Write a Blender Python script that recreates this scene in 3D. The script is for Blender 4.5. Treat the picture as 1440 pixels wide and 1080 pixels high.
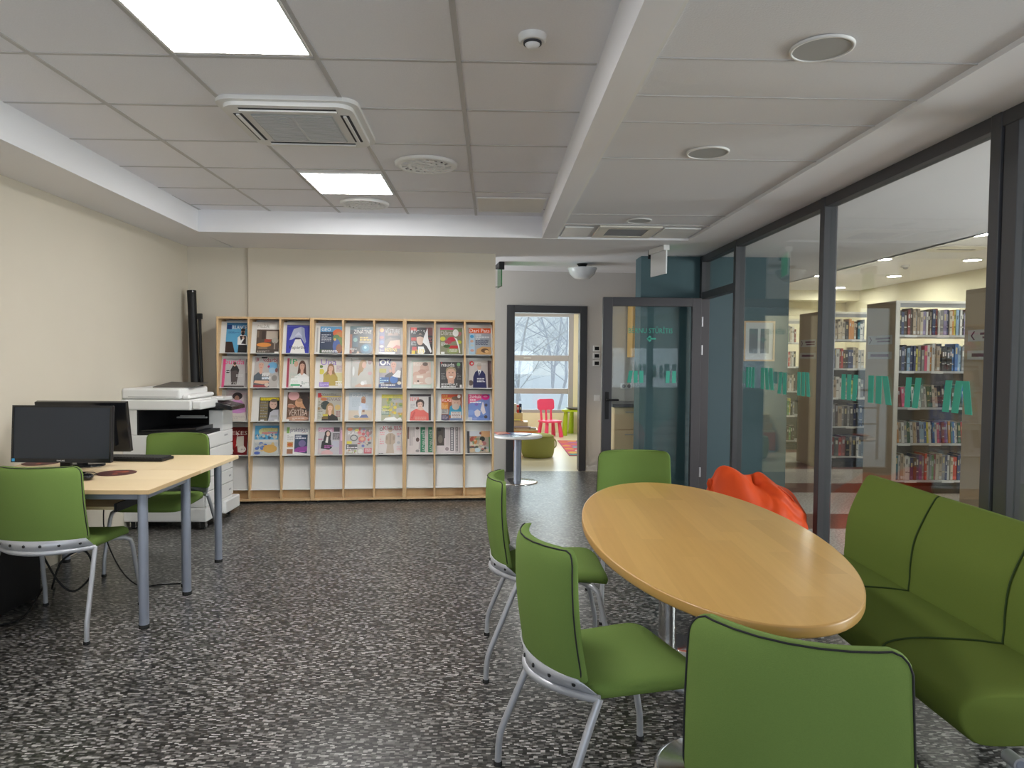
import bpy, math, random
from mathutils import Vector, Matrix, Euler
PI = math.pi
random.seed(7)
scn = bpy.context.scene
COL = scn.collection
for o in list(bpy.data.objects):
    bpy.data.objects.remove(o)

# ------------------------------------------------------------------ camera
HC = 1.4314
yaw, pitch, roll = 0.0282, 0.0380, 0.0078
cd = bpy.data.cameras.new('camera')
cd.sensor_width = 36.0
cd.lens = 996.85 / 1440 * 36.0
cd.clip_start, cd.clip_end = 0.05, 300
cam = bpy.data.objects.new('camera', cd)
COL.objects.link(cam)
cam.location = (0, 0, HC)
_f = Vector((math.sin(yaw) * math.cos(pitch), math.cos(yaw) * math.cos(pitch), -math.sin(pitch)))
_r = Vector((math.cos(yaw), -math.sin(yaw), 0))
_u = _r.cross(_f)
_rr = _r * math.cos(roll) + _u * math.sin(roll)
_uu = -_r * math.sin(roll) + _u * math.cos(roll)
cam.rotation_euler = Matrix((_rr, _uu, -_f)).transposed().to_euler()
scn.camera = cam

# ------------------------------------------------------------------ world, exposure, daylight, added fill lights
scn.view_settings.view_transform = 'Standard'
scn.view_settings.look = 'None'
scn.view_settings.gamma = 1.0
scn.view_settings.use_curve_mapping = False
scn.view_settings.exposure = 0.42
scn.cycles.use_denoising = True
scn.cycles.max_bounces = 10
scn.cycles.diffuse_bounces = 5
scn.cycles.glossy_bounces = 5
scn.cycles.transparent_max_bounces = 16
scn.cycles.sample_clamp_indirect = 6.0
scn.cycles.caustics_reflective = False
scn.cycles.caustics_refractive = False
world = bpy.data.worlds.new('overcast_sky')
scn.world = world
world.use_nodes = True
wb = world.node_tree.nodes['Background']
wb.inputs['Color'].default_value = (0.83, 0.91, 1.0, 1)
wb.inputs['Strength'].default_value = 0.74
LED = 32.0          # ceiling panel emission
DOWN = 150.0        # downlight emission

def area(name, loc, rot, sx, sy, power, color):
    d = bpy.data.lights.new(name, 'AREA')
    d.shape = 'RECTANGLE'
    d.size, d.size_y, d.energy, d.color = sx, sy, power, color
    o = bpy.data.objects.new(name, d)
    COL.objects.link(o)
    o.location, o.rotation_euler = loc, rot
    return o
# daylight through the windows behind the camera, and through the play room window; then three added fills
area('window_daylight', (-0.4, -3.25, 1.2), (PI / 2 + 0.80, 0, 0), 4.6, 1.4, 72, (0.76, 0.87, 1.0))
area('play_room_daylight', (0.95, 13.75, 1.4), (-PI / 2, 0, 0), 1.9, 1.9, 32, (0.84, 0.93, 1.0))
area('play_room_fill', (1.2, 11.3, 2.66), (0, 0, 0), 1.2, 1.2, 30, (1.0, 0.96, 0.90))  # added ceiling fill that brightens the play room, no fixture there
area('library_fill', (6.6, 2.2, 1.6), (0, PI / 2, 0), 1.8, 3.0, 230, (0.97, 0.98, 1.0))  # added fill inside the library's closed right wall, no window behind it
area('corridor_fill', (-2.75, 8.2, 1.25), (0, -PI / 2, 0), 2.2, 1.1, 75, (0.93, 0.96, 1.0))  # added fill at the unseen corridor end, brightens the grey walls

# ------------------------------------------------------------------ materials
def mat(name, color, rough=0.6, metal=0.0, spec=0.5, noise=0.0, nscale=40.0, bump=0.0, bscale=None, emit=None, estr=0.0, coat=0.0):
    m = bpy.data.materials.new(name)
    m.use_nodes = True
    nt = m.node_tree
    b = nt.nodes['Principled BSDF']
    c = (*color, 1)
    b.inputs['Base Color'].default_value = c
    b.inputs['Roughness'].default_value = rough
    b.inputs['Metallic'].default_value = metal
    b.inputs['Specular IOR Level'].default_value = spec
    b.inputs['Coat Weight'].default_value = coat
    if emit:
        b.inputs['Emission Color'].default_value = (*emit, 1)
        b.inputs['Emission Strength'].default_value = estr
    if noise or bump:
        tc = nt.nodes.new('ShaderNodeTexCoord')
        n = nt.nodes.new('ShaderNodeTexNoise')
        n.inputs['Scale'].default_value = nscale
        n.inputs['Detail'].default_value = 4
        nt.links.new(tc.outputs['Object'], n.inputs['Vector'])
        if noise:
            mx = nt.nodes.new('ShaderNodeMix')
            mx.data_type = 'RGBA'
            mx.inputs[6].default_value = tuple(max(0, v * (1 - noise)) for v in color) + (1,)
            mx.inputs[7].default_value = tuple(min(1, v * (1 + noise)) for v in color) + (1,)
            nt.links.new(n.outputs['Fac'], mx.inputs[0])
            nt.links.new(mx.outputs[2], b.inputs['Base Color'])
        if bump:
            n2 = n
            if bscale:
                n2 = nt.nodes.new('ShaderNodeTexNoise')
                n2.inputs['Scale'].default_value = bscale
                nt.links.new(tc.outputs['Object'], n2.inputs['Vector'])
            bp = nt.nodes.new('ShaderNodeBump')
            bp.inputs['Strength'].default_value = bump
            bp.inputs['Distance'].default_value = 0.004
            nt.links.new(n2.outputs['Fac'], bp.inputs['Height'])
            nt.links.new(bp.outputs['Normal'], b.inputs['Normal'])
    return m

def N(nt, t, **kw):
    n = nt.nodes.new(t)
    for k, v in kw.items():
        setattr(n, k, v)
    return n
def math_node(nt, op, a, b=None):
    n = N(nt, 'ShaderNodeMath', operation=op)
    for i, v in enumerate((a, b)):
        if v is None: continue
        if isinstance(v, (int, float)): n.inputs[i].default_value = v
        else: nt.links.new(v, n.inputs[i])
    return n.outputs[0]
def ramp(nt, fac, stops):
    r = N(nt, 'ShaderNodeValToRGB')
    e = r.color_ramp.elements
    while len(e) < len(stops): e.new(0.5)
    for el, (p, c) in zip(e, stops):
        el.position = p
        el.color = (*c, 1) if len(c) == 3 else c
    nt.links.new(fac, r.inputs[0])
    return r.outputs[0]

def carpet_mat():
    m = bpy.data.materials.new('flecked_carpet'); m.use_nodes = True
    nt = m.node_tree; b = nt.nodes['Principled BSDF']
    tc = N(nt, 'ShaderNodeTexCoord'); s = N(nt, 'ShaderNodeSeparateXYZ')
    nt.links.new(tc.outputs['Object'], s.inputs[0])
    row = math_node(nt, 'FLOOR', math_node(nt, 'DIVIDE', s.outputs[1], 0.0075))
    w1 = N(nt, 'ShaderNodeTexWhiteNoise', noise_dimensions='1D'); nt.links.new(row, w1.inputs['W'])
    sh = math_node(nt, 'MULTIPLY', w1.outputs['Value'], 0.9)
    cell = math_node(nt, 'FLOOR', math_node(nt, 'DIVIDE', math_node(nt, 'ADD', s.outputs[0], sh), 0.0165))
    cv = N(nt, 'ShaderNodeCombineXYZ'); nt.links.new(cell, cv.inputs[0]); nt.links.new(row, cv.inputs[1])
    w2 = N(nt, 'ShaderNodeTexWhiteNoise', noise_dimensions='2D'); nt.links.new(cv.outputs[0], w2.inputs['Vector'])
    c = ramp(nt, w2.outputs['Value'], [(0, (.006, .006, .006)), (.34, (.022, .021, .020)), (.6, (.075, .072, .068)), (.84, (.18, .175, .166)), (1, (.42, .41, .39))])
    no = N(nt, 'ShaderNodeTexNoise'); no.inputs['Scale'].default_value = 1.1; nt.links.new(tc.outputs['Object'], no.inputs['Vector'])
    g = ramp(nt, no.outputs['Fac'], [(.3, (.86, .86, .86)), (.7, (1.1, 1.1, 1.1))])
    mx = N(nt, 'ShaderNodeMix', data_type='RGBA', blend_type='MULTIPLY'); mx.inputs[0].default_value = 1
    nt.links.new(c, mx.inputs[6]); nt.links.new(g, mx.inputs[7]); nt.links.new(mx.outputs[2], b.inputs['Base Color'])
    b.inputs['Roughness'].default_value = .30
    b.inputs['Specular IOR Level'].default_value = .5
    bp = N(nt, 'ShaderNodeBump'); bp.inputs['Strength'].default_value = .08; bp.inputs['Distance'].default_value = .001
    nt.links.new(w2.outputs['Value'], bp.inputs['Height']); nt.links.new(bp.outputs[0], b.inputs['Normal'])
    return m

def stripe_floor_mat():
    m = bpy.data.materials.new('red_and_pale_banded_floor'); m.use_nodes = True
    nt = m.node_tree; b = nt.nodes['Principled BSDF']
    tc = N(nt, 'ShaderNodeTexCoord'); s = N(nt, 'ShaderNodeSeparateXYZ')
    nt.links.new(tc.outputs['Object'], s.inputs[0])
    y = math_node(nt, 'MODULO', math_node(nt, 'ADD', s.outputs[1], 20 * 1.615 - 5.87), 1.615)
    red = math_node(nt, 'LESS_THAN', y, 0.575)
    no = N(nt, 'ShaderNodeTexNoise'); no.inputs['Scale'].default_value = 55; nt.links.new(tc.outputs['Object'], no.inputs['Vector'])
    ca = ramp(nt, no.outputs['Fac'], [(.38, (.34, .30, .27)), (.6, (.66, .62, .58))])
    cb = ramp(nt, no.outputs['Fac'], [(.38, (.11, .045, .035)), (.6, (.24, .10, .08))])
    mx = N(nt, 'ShaderNodeMix', data_type='RGBA'); nt.links.new(red, mx.inputs[0]); nt.links.new(ca, mx.inputs[6]); nt.links.new(cb, mx.inputs[7])
    nt.links.new(mx.outputs[2], b.inputs['Base Color'])
    b.inputs['Roughness'].default_value = .3
    return m

def wood_mat(name, light, dark, strip=0.09, axis='x', rough=.35, grain=1.0, coat=0.0):
    """long strips along one axis with slightly different tones and fine grain"""
    m = bpy.data.materials.new(name); m.use_nodes = True
    nt = m.node_tree; b = nt.nodes['Principled BSDF']
    tc = N(nt, 'ShaderNodeTexCoord'); s = N(nt, 'ShaderNodeSeparateXYZ'); nt.links.new(tc.outputs['Object'], s.inputs[0])
    al, ac = (s.outputs[0], s.outputs[1]) if axis == 'x' else (s.outputs[1], s.outputs[0]) if axis == 'y' else (s.outputs[2], s.outputs[0])
    st = math_node(nt, 'FLOOR', math_node(nt, 'DIVIDE', ac, strip))
    w1 = N(nt, 'ShaderNodeTexWhiteNoise', noise_dimensions='1D'); nt.links.new(st, w1.inputs['W'])
    seg = math_node(nt, 'FLOOR', math_node(nt, 'ADD', math_node(nt, 'DIVIDE', al, strip * 9), math_node(nt, 'MULTIPLY', w1.outputs['Value'], 7.3)))
    cv = N(nt, 'ShaderNodeCombineXYZ'); nt.links.new(st, cv.inputs[0]); nt.links.new(seg, cv.inputs[1])
    w2 = N(nt, 'ShaderNodeTexWhiteNoise', noise_dimensions='2D'); nt.links.new(cv.outputs[0], w2.inputs['Vector'])
    gv = N(nt, 'ShaderNodeCombineXYZ')
    nt.links.new(math_node(nt, 'MULTIPLY', al, 3.0), gv.inputs[0]); nt.links.new(math_node(nt, 'MULTIPLY', ac, 60.0), gv.inputs[1])
    nt.links.new(math_node(nt, 'MULTIPLY', w2.outputs['Value'], 9.0), gv.inputs[2])
    no = N(nt, 'ShaderNodeTexNoise'); no.inputs['Scale'].default_value = 1.0; no.inputs['Detail'].default_value = 3; nt.links.new(gv.outputs[0], no.inputs['Vector'])
    f = math_node(nt, 'ADD', math_node(nt, 'MULTIPLY', w2.outputs['Value'], .5), math_node(nt, 'MULTIPLY', no.outputs['Fac'], .5 * grain))
    c = ramp(nt, f, [(.1, dark), (.8, light)])
    nt.links.new(c, b.inputs['Base Color'])
    b.inputs['Roughness'].default_value = rough
    b.inputs['Coat Weight'].default_value = coat
    b.inputs['Coat Roughness'].default_value = .15
    return m

def glass_mat(name='clear_glass', tint=(.93, .97, .96), ior=1.5):
    m = bpy.data.materials.new(name); m.use_nodes = True
    nt = m.node_tree; nt.nodes.clear()
    out = N(nt, 'ShaderNodeOutputMaterial'); tr = N(nt, 'ShaderNodeBsdfTransparent'); gl = N(nt, 'ShaderNodeBsdfGlossy')
    tr.inputs['Color'].default_value = (*tint, 1); gl.inputs['Roughness'].default_value = 0.0
    ge = N(nt, 'ShaderNodeNewGeometry'); fr = N(nt, 'ShaderNodeFresnel'); mi = N(nt, 'ShaderNodeMix', data_type='FLOAT')
    mi.inputs[2].default_value = ior; mi.inputs[3].default_value = 1 / ior      # same reflectance from either face of the pane
    nt.links.new(ge.outputs['Backfacing'], mi.inputs[0]); nt.links.new(mi.outputs[0], fr.inputs['IOR'])
    mx = N(nt, 'ShaderNodeMixShader'); nt.links.new(fr.outputs[0], mx.inputs[0]); nt.links.new(tr.outputs[0], mx.inputs[1]); nt.links.new(gl.outputs[0], mx.inputs[2])
    nt.links.new(mx.outputs[0], out.inputs['Surface'])
    return m

def print_mat(name, rough=.3):
    """printed paper: colour of each printed shape is stored on its faces"""
    m = bpy.data.materials.new(name); m.use_nodes = True
    nt = m.node_tree; b = nt.nodes['Principled BSDF']
    a = N(nt, 'ShaderNodeAttribute', attribute_name='print'); nt.links.new(a.outputs['Color'], b.inputs['Base Color'])
    b.inputs['Roughness'].default_value = rough
    return m

M = {}
M['carpet'] = carpet_mat()
M['stripes'] = stripe_floor_mat()
M['cream'] = mat('cream_wall_paint', (.585, .535, .445), .75, noise=.03, nscale=2.5)
M['grey_wall'] = mat('pale_grey_wall_paint', (.60, .58, .56), .75, noise=.02, nscale=3)
M['yellow_wall'] = mat('warm_cream_paint', (.84, .79, .60), .7)
M['white'] = mat('white_plaster', (.80, .80, .83), .8)
M['tile'] = mat('mineral_ceiling_tile', (.83, .83, .87), .9, noise=.06, nscale=160, bump=.3)
M['tbar'] = mat('ceiling_grid_metal', (.50, .49, .49), .5)
M['panel'] = mat('pale_ceiling_panel', (.70, .705, .735), .9, noise=.04, nscale=140, bump=.2)
M['teal'] = mat('dark_teal_paint', (.045, .095, .112), .55, noise=.06, nscale=3)
M['teal_light'] = M['teal']
M['dark_metal'] = mat('dark_grey_powder_coat', (.050, .050, .056), .42, spec=.5)
M['black'] = mat('black_plastic', (.010, .010, .011), .5, spec=.3)
M['gloss_black'] = mat('gloss_black_plastic', (.010, .011, .014), .15)
M['screen'] = mat('dark_screen', (.018, .024, .036), .25)
M['rubber'] = mat('black_rubber', (.015, .015, .015), .8)
M['silver'] = mat('silver_powder_coat', (.46, .47, .50), .38, metal=.35)
M['leg_grey'] = mat('grey_blue_steel_paint', (.30, .33, .40), .4, metal=.3)
M['chrome'] = mat('brushed_chrome', (.62, .62, .62), .18, metal=1.0)
M['green'] = mat('green_wool_fabric', (.160, .245, .060), .9, spec=.2, noise=.10, nscale=350, bump=.35, bscale=900)
M['sofa_green'] = mat('olive_green_wool_fabric', (.150, .205, .038), .92, spec=.2, noise=.10, nscale=350, bump=.35, bscale=900)
M['seam'] = mat('dark_green_seam', (.03, .055, .008), .9)
M['maple'] = wood_mat('maple_veneer', (.74, .45, .14), (.60, .34, .095), .085, 'y', .28, 1.0, coat=.25)
M['maple_edge'] = mat('maple_edge_band', (.56, .32, .10), .35)
M['birch'] = wood_mat('birch_laminate', (.80, .64, .41), (.70, .54, .32), .4, 'x', .4)
M['birch_edge'] = mat('birch_edge_band', (.60, .43, .23), .5)
M['beech'] = wood_mat('beech_board', (.66, .45, .24), (.54, .34, .16), .3, 'z', .45)
M['tan'] = wood_mat('tan_wood_board', (.46, .35, .24), (.36, .27, .18), .3, 'z', .45)
M['rack_grey'] = mat('pale_grey_rack_board', (.66, .66, .64), .55)
M['shelf_white'] = mat('cream_white_shelf', (.74, .71, .64), .5)
M['shelf_grey'] = mat('light_grey_shelf', (.55, .56, .57), .45)
M['mfp'] = mat('off_white_printer_plastic', (.74, .74, .73), .5)
M['mfp_grey'] = mat('grey_printer_plastic', (.42, .42, .43), .5)
M['plastic_white'] = mat('white_plastic', (.78, .78, .77), .45)
M['grille'] = mat('grey_grille', (.40, .41, .41), .5)
M['vent_dark'] = mat('vent_shadow_dark', (.045, .045, .05), .8)
M['slot'] = mat('grey_slot', (.20, .20, .21), .6)
M['orange'] = mat('orange_red_nylon', (.62, .062, .008), .55, spec=.25, bump=.25, nscale=6, noise=.08)
M['pink'] = mat('pink_plastic', (.85, .08, .19), .4)
M['lime'] = mat('lime_green_plastic', (.42, .60, .02), .4)
M['pouf'] = mat('olive_pouf_fabric', (.33, .35, .10), .85, noise=.06, nscale=60)
M['pale_floor'] = mat('pale_cream_vinyl', (.78, .74, .58), .28)
M['snow'] = mat('snow', (.86, .89, .95), .8, noise=.04, nscale=1.5)
M['bark'] = mat('snow_dusted_bark', (.58, .58, .63), .9)
M['frost'] = mat('frosted_twigs', (.70, .72, .78), .9)
M['red_box'] = mat('orange_box_board', (.80, .20, .05), .5)
M['glass'] = glass_mat()
M['glass_green'] = glass_mat('green_exit_sign_glass', (.25, .62, .36))
M['sticker'] = mat('turquoise_vinyl', (.04, .36, .26), .5)
M['led'] = mat('led_diffuser', (.9, .9, .9), .5, emit=(1, .985, .975), estr=LED)
M['down'] = mat('downlight_lens', (.9, .9, .9), .5, emit=(1, .94, .84), estr=DOWN)
M['off_panel'] = mat('unlit_light_diffuser', (.78, .76, .70), .5)
M['sign_white'] = mat('frosted_sign_plate', (.80, .82, .84), .4)
M['lamp_glass'] = mat('milky_lamp_glass', (.66, .67, .70), .25)
M['picture_paper'] = mat('picture_mount', (.62, .62, .60), .6)
M['print_grey'] = mat('grey_print', (.20, .21, .22), .7)
M['purple_print'] = mat('dark_purple_print', (.11, .012, .05), .6)
M['label_paper'] = mat('pale_sign_paper', (.52, .50, .48), .6)
M['print'] = print_mat('glossy_print', .28)
M['news'] = print_mat('newsprint', .85)
M['book'] = print_mat('book_cover', .5)
M['pad'] = print_mat('mouse_pad_print', .6)
M['rug'] = print_mat('rug_pile', .95)

# ------------------------------------------------------------------ mesh helpers
class MB:
    def __init__(s):
        s.v, s.f, s.m, s.sm, s.c = [], [], [], [], []
    def add(s, verts, faces, mi=0, smooth=False, col=None, X=None):
        k = len(s.v)
        s.v += [tuple(X @ Vector(p)) if X else tuple(p) for p in verts]
        for f in faces:
            s.f.append([k + i for i in f]); s.m.append(mi); s.sm.append(smooth); s.c.append(col)
        return s
    def box(s, x0, x1, y0, y1, z0, z1, mi=0, col=None, X=None):
        v = [(x, y, z) for z in (z0, z1) for y in (y0, y1) for x in (x0, x1)]
        return s.add(v, [(0, 2, 3, 1), (4, 5, 7, 6), (0, 1, 5, 4), (2, 6, 7, 3), (0, 4, 6, 2), (1, 3, 7, 5)], mi, False, col, X)
    def prism(s, poly, z0, z1, mi=0, col=None, X=None, smooth=False):
        n = len(poly)
        v = [(x, y, z0) for x, y in poly] + [(x, y, z1) for x, y in poly]
        s.add(v, [list(range(n))[::-1], list(range(n, 2 * n))], mi, False, col, X)
        return s.add(v, [(i, (i + 1) % n, n + (i + 1) % n, n + i) for i in range(n)], mi, smooth, col, X)
    def tube(s, pts, r, seg=10, mi=0, caps=True, closed=False, X=None, col=None):
        pts = [Vector(p) for p in pts]; n = len(pts)
        rs = r if isinstance(r, (list, tuple)) else [r] * n
        v = []; up = None
        for i, p in enumerate(pts):
            a = pts[(i - 1) % n] if (closed or i) else p
            b = pts[(i + 1) % n] if (closed or i < n - 1) else p
            t = (b - a).normalized()
            if up is None:
                up = Vector((0, 0, 1)) if abs(t.z) < .9 else Vector((1, 0, 0))
            e1 = (up - t * up.dot(t)).normalized(); e2 = t.cross(e1); up = e1
            for k in range(seg):
                an = 2 * PI * k / seg
                v.append(p + (e1 * math.cos(an) + e2 * math.sin(an)) * rs[i])
        f = []
        for i in range(n if closed else n - 1):
            j = (i + 1) % n
            for k in range(seg):
                f.append((i * seg + k, j * seg + k, j * seg + (k + 1) % seg, i * seg + (k + 1) % seg))
        s.add(v, f, mi, True, col, X)
        if caps and not closed:
            s.add(v[:seg], [list(range(seg))[::-1]], mi, False, col, X); s.add(v[-seg:], [list(range(seg))], mi, False, col, X)
        return s
    def lathe(s, prof, seg=32, mi=0, X=None, smooth=True, col=None, caps=True):
        """profile of (radius, z) from bottom outer ring to top"""
        v = []; n = len(prof)
        for r, z in prof:
            for k in range(seg):
                a = 2 * PI * k / seg
                v.append((r * math.cos(a), r * math.sin(a), z))
        f = [(i * seg + k, i * seg + (k + 1) % seg, (i + 1) * seg + (k + 1) % seg, (i + 1) * seg + k) for i in range(n - 1) for k in range(seg)]
        s.add(v, f, mi, smooth, col, X)
        if caps and prof[0][0] > 1e-6: s.add(v[:seg], [list(range(seg))[::-1]], mi, False, col, X)
        if caps and prof[-1][0] > 1e-6: s.add(v[-seg:], [list(range(seg))], mi, False, col, X)
        return s
    def grid(s, P, mi=0, smooth=True, X=None, wrap_u=False):
        """rows of points"""
        nr, nc = len(P), len(P[0])
        v = [p for r in P for p in r]
        f = []
        for i in range(nr - 1):
            for j in range(nc if wrap_u else nc - 1):
                k = (j + 1) % nc
                f.append((i * nc + j, i * nc + k, (i + 1) * nc + k, (i + 1) * nc + j))
        return s.add(v, f, mi, smooth, None, X)
    def build(s, name, mats, parent=None, loc=None, rotz=None, bevel=0, subsurf=0, weld=False, kind=None, segs=2):
        me = bpy.data.meshes.new(name)
        me.from_pydata(s.v, [], s.f)
        if not isinstance(mats, (list, tuple)): mats = [mats]
        for m in mats: me.materials.append(m)
        me.polygons.foreach_set('material_index', s.m)
        me.polygons.foreach_set('use_smooth', s.sm)
        if any(c is not None for c in s.c):
            at = me.color_attributes.new('print', 'FLOAT_COLOR', 'CORNER')
            buf = []
            for f, c in zip(s.f, s.c):
                c = c or (.8, .8, .8)
                buf += [c[0], c[1], c[2], 1.0] * len(f)
            at.data.foreach_set('color', buf)
        me.update()
        o = bpy.data.objects.new(name, me)
        COL.objects.link(o)
        if weld:
            w = o.modifiers.new('weld', 'WELD'); w.merge_threshold = .0004
        if bevel:
            b = o.modifiers.new('bevel', 'BEVEL'); b.width = bevel; b.segments = segs; b.limit_method = 'ANGLE'; b.harden_normals = False
        if subsurf:
            q = o.modifiers.new('subdivision', 'SUBSURF'); q.levels = q.render_levels = subsurf
        if parent is not None: o.parent = parent
        if loc is not None: o.location = loc
        if rotz is not None: o.rotation_euler = (0, 0, rotz)
        if kind: o['kind'] = kind
        return o

def tag(o, label, cat, group=None):
    o['label'] = label; o['category'] = cat
    if group: o['group'] = group
    return o
def thing(name, label, cat, loc=(0, 0, 0), rotz=0.0, group=None):
    o = bpy.data.objects.new(name, None); COL.objects.link(o)
    o.location = loc; o.rotation_euler = (0, 0, rotz)
    return tag(o, label, cat, group)
def struct_root(name):
    o = bpy.data.objects.new(name, None); COL.objects.link(o); o['kind'] = 'structure'
    return o
def kids_of(o): return [c for c in list(o.children)]
def dup(root, loc, rotz, label, group=None):
    def cp(o, par):
        c = o.copy(); COL.objects.link(c)
        if par is not None: c.parent = par
        for k in kids_of(o): cp(k, c)
        return c
    r = cp(root, None)
    r.location = loc; r.rotation_euler = (0, 0, rotz); r['label'] = label
    if group: r['group'] = group
    return r
def part(name, mb, m, parent, label=None, **kw):
    o = mb.build(name, m, parent, **kw)
    if label: o['label'] = label
    return o
def rrect(w, d, r, n=5, cx=0, cy=0):
    p = []
    for sx, sy, a0 in ((1, 1, 0), (-1, 1, 90), (-1, -1, 180), (1, -1, 270)):
        for k in range(n + 1):
            a = math.radians(a0 + 90 * k / n)
            p.append((cx + sx * (w / 2 - r) + r * math.cos(a), cy + sy * (d / 2 - r) + r * math.sin(a)))
    return p
_txt = {}
def text_polys(s):
    """outline of a word as flat faces; returned with unit cap size and its width"""
    if s in _txt: return _txt[s]
    cu = bpy.data.curves.new('t', 'FONT'); cu.body = s; cu.size = 1.0; cu.resolution_u = 2
    ob = bpy.data.objects.new('t', cu); COL.objects.link(ob)
    dg = bpy.context.evaluated_depsgraph_get(); dg.update()
    me = bpy.data.meshes.new_from_object(ob.evaluated_get(dg))
    v = [tuple(p.co) for p in me.vertices]; f = [list(p.vertices) for p in me.polygons]
    bpy.data.objects.remove(ob); bpy.data.curves.remove(cu); bpy.data.meshes.remove(me)
    x0 = min(p[0] for p in v); x1 = max(p[0] for p in v)
    v = [((p[0] - x0), p[1], 0) for p in v]
    _txt[s] = (v, f, x1 - x0)
    return _txt[s]

# ------------------------------------------------------------------ room shell
S = 2.50      # underside of the soffits
C = 2.693     # tiled ceiling
MB().box(-3.6, 2.24, -3.4, 8.86, -.06, 0).build('floor', M['carpet'], kind='structure')
MB().box(2.24, 7.6, -3.4, 14.2, -.06, 0).build('floor_library', M['stripes'], kind='structure')
MB().box(-.12, 2.9, 8.86, 13.9, -.06, 0).build('floor_play_room', M['pale_floor'], kind='structure')
MB().prism([(-3.05, 8.2), (-2.95, 4.376), (-2.62, -3.4), (-3.0, -3.4), (-3.3, 8.2)], 0, 2.72).build('wall_left', M['cream'], kind='structure')
MB().prism([(-3.4, 7.095), (-2.442, 7.213), (-2.442, 7.185), (.028, 7.40), (.028, 7.62), (-3.4, 7.40)], 0, 2.72).build('wall_back', M['cream'], kind='structure')
MB().box(-3.2, 2.3, -3.5, -3.4, 0, .7).box(-3.2, 2.3, -3.5, -3.4, 2.4, 2.75).box(-3.2, -2.7, -3.5, -3.4, .7, 2.4).box(1.9, 2.3, -3.5, -3.4, .7, 2.4).build('wall_front', M['cream'], kind='structure')
MB().box(-2.6, .5, -3.4, 6.6, C, C + .03).build('ceiling', M['tile'], kind='structure')
gb = MB()
for i in range(6):
    x = -1.952 + .6 * i - .6
    if -2.56 < x < .44: gb.box(x - .011, x + .011, -3.4, 6.45, C - .004, C + .002)
for j in range(-11, 7):
    y = 3.085 + .6 * j
    if y < 6.3: gb.box(-2.56, .44, y - .009, y + .009, C - .003, C + .002)
gb.build('ceiling_grid', M['tbar'], kind='structure')
MB().prism([(-3.4, -3.4), (-2.40, -3.4), (-2.46, 3.6), (-2.562, 6.285), (-2.6, 7.3), (-3.4, 7.3)], S, C + .03).build('ceiling_soffit_side', M['white'], kind='structure')
MB().prism([(-2.57, 6.285), (.45, 6.405), (.45, 8.0), (-2.57, 7.3)], S, C + .03).build('ceiling_soffit_back', M['white'], kind='structure')
MB().prism([(.455, -3.4), (.575, -3.4), (.560, 6.40), (.440, 6.40)], S - .002, C + .03).build('ceiling_beam', M['white'], kind='structure')
# lower panelled ceiling right of the beam
PY = [1.25, 2.60, 2.97, 3.30, 3.90, 5.42]
MB().box(.56, 1.775, -3.4, 6.43, S + .022, S + .05).build('ceiling_panels', M['panel'], kind='structure')
pb = MB()
for i, y in enumerate(PY):
    w = .007 if i in (4, 5) else .003
    pb.box(.56, 1.775, y - w, y + w, S + .018, S + .03)
pb.box(.57, 1.775, 5.80, 5.818, S + .014, S + .03)
pb.build('ceiling_panel_joints', M['tbar'], kind='structure')
MB().box(1.775, 2.24, -3.4, 6.43, S, S + .06).build('ceiling_strip', M['white'], kind='structure')
MB().box(.45, 2.4, 6.43, 9.2, S, S + .06).box(-2.6, .45, 7.3, 9.2, S + .001, S + .06).build('ceiling_corridor', M['white'], kind='structure')
tb = MB().box(.558, .582, -3.4, 6.43, S + .004, S + .024)
tb.build('trim_ceiling', M['plastic_white'], kind='structure')
# corridor end wall with the doorway to the play room and a glazed exit left of it (seen in the glass)
def yb(x): return 8.82 + (x - .18) * .075
bw = MB()
def wseg(x0, x1, z0, z1): bw.prism([(x0, yb(x0)), (x1, yb(x1)), (x1, yb(x1) + .14), (x0, yb(x0) + .14)], z0, z1)
wseg(-3.3, -.62, 0, 2.6); wseg(-.62, -.12, 2.15, 2.6); wseg(-.12, .23, 0, 2.6); wseg(.23, 1.15, 2.04, 2.6); wseg(1.15, 2.5, 0, 2.6)
bw.build('wall_corridor', M['grey_wall'], kind='structure')
MB().prism([(1.19, yb(1.19) - .014), (1.44, yb(1.44) - .014), (1.44, yb(1.44)), (1.19, yb(1.19))], 0, .065).build('baseboard_corridor', M['grey_wall'], kind='structure')
d2 = MB()
def dseg(x0, x1, z0, z1): d2.prism([(x0, yb(x0) - .02), (x1, yb(x1) - .02), (x1, yb(x1) + .17), (x0, yb(x0) + .17)], z0, z1)
dseg(.178, .278, 0, 2.075); dseg(1.098, 1.19, 0, 2.075); dseg(.278, 1.098, 1.985, 2.075)
d2.build('door_2', M['dark_metal'], kind='structure', bevel=.006)
# glazed exit
w5 = struct_root('door_3')
f5 = MB()
for a, b, z0, z1 in ((-.62, -.565, 0, 2.15), (-.175, -.12, 0, 2.15), (-.565, -.175, 0, .07), (-.565, -.175, 2.08, 2.15)):
    f5.prism([(a, yb(a)), (b, yb(b)), (b, yb(b) + .07), (a, yb(a) + .07)], z0, z1)
part('door_frame', f5, M['dark_metal'], w5)
part('glass_pane', MB().prism([(-.565, yb(-.565) + .03), (-.175, yb(-.175) + .03), (-.175, yb(-.175) + .036), (-.565, yb(-.565) + .036)], .07, 2.08), M['glass'], w5)
# dark teal pier behind the glass door
MB().box(1.555, 3.13, 7.43, 7.71, 0, S + .06).build('wall_teal_pier', M['teal'], kind='structure')
MB().box(2.42, 2.56, 7.71, 13.9, 0, 2.8).build('wall_kitchen', M['grey_wall'], kind='structure')
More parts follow.
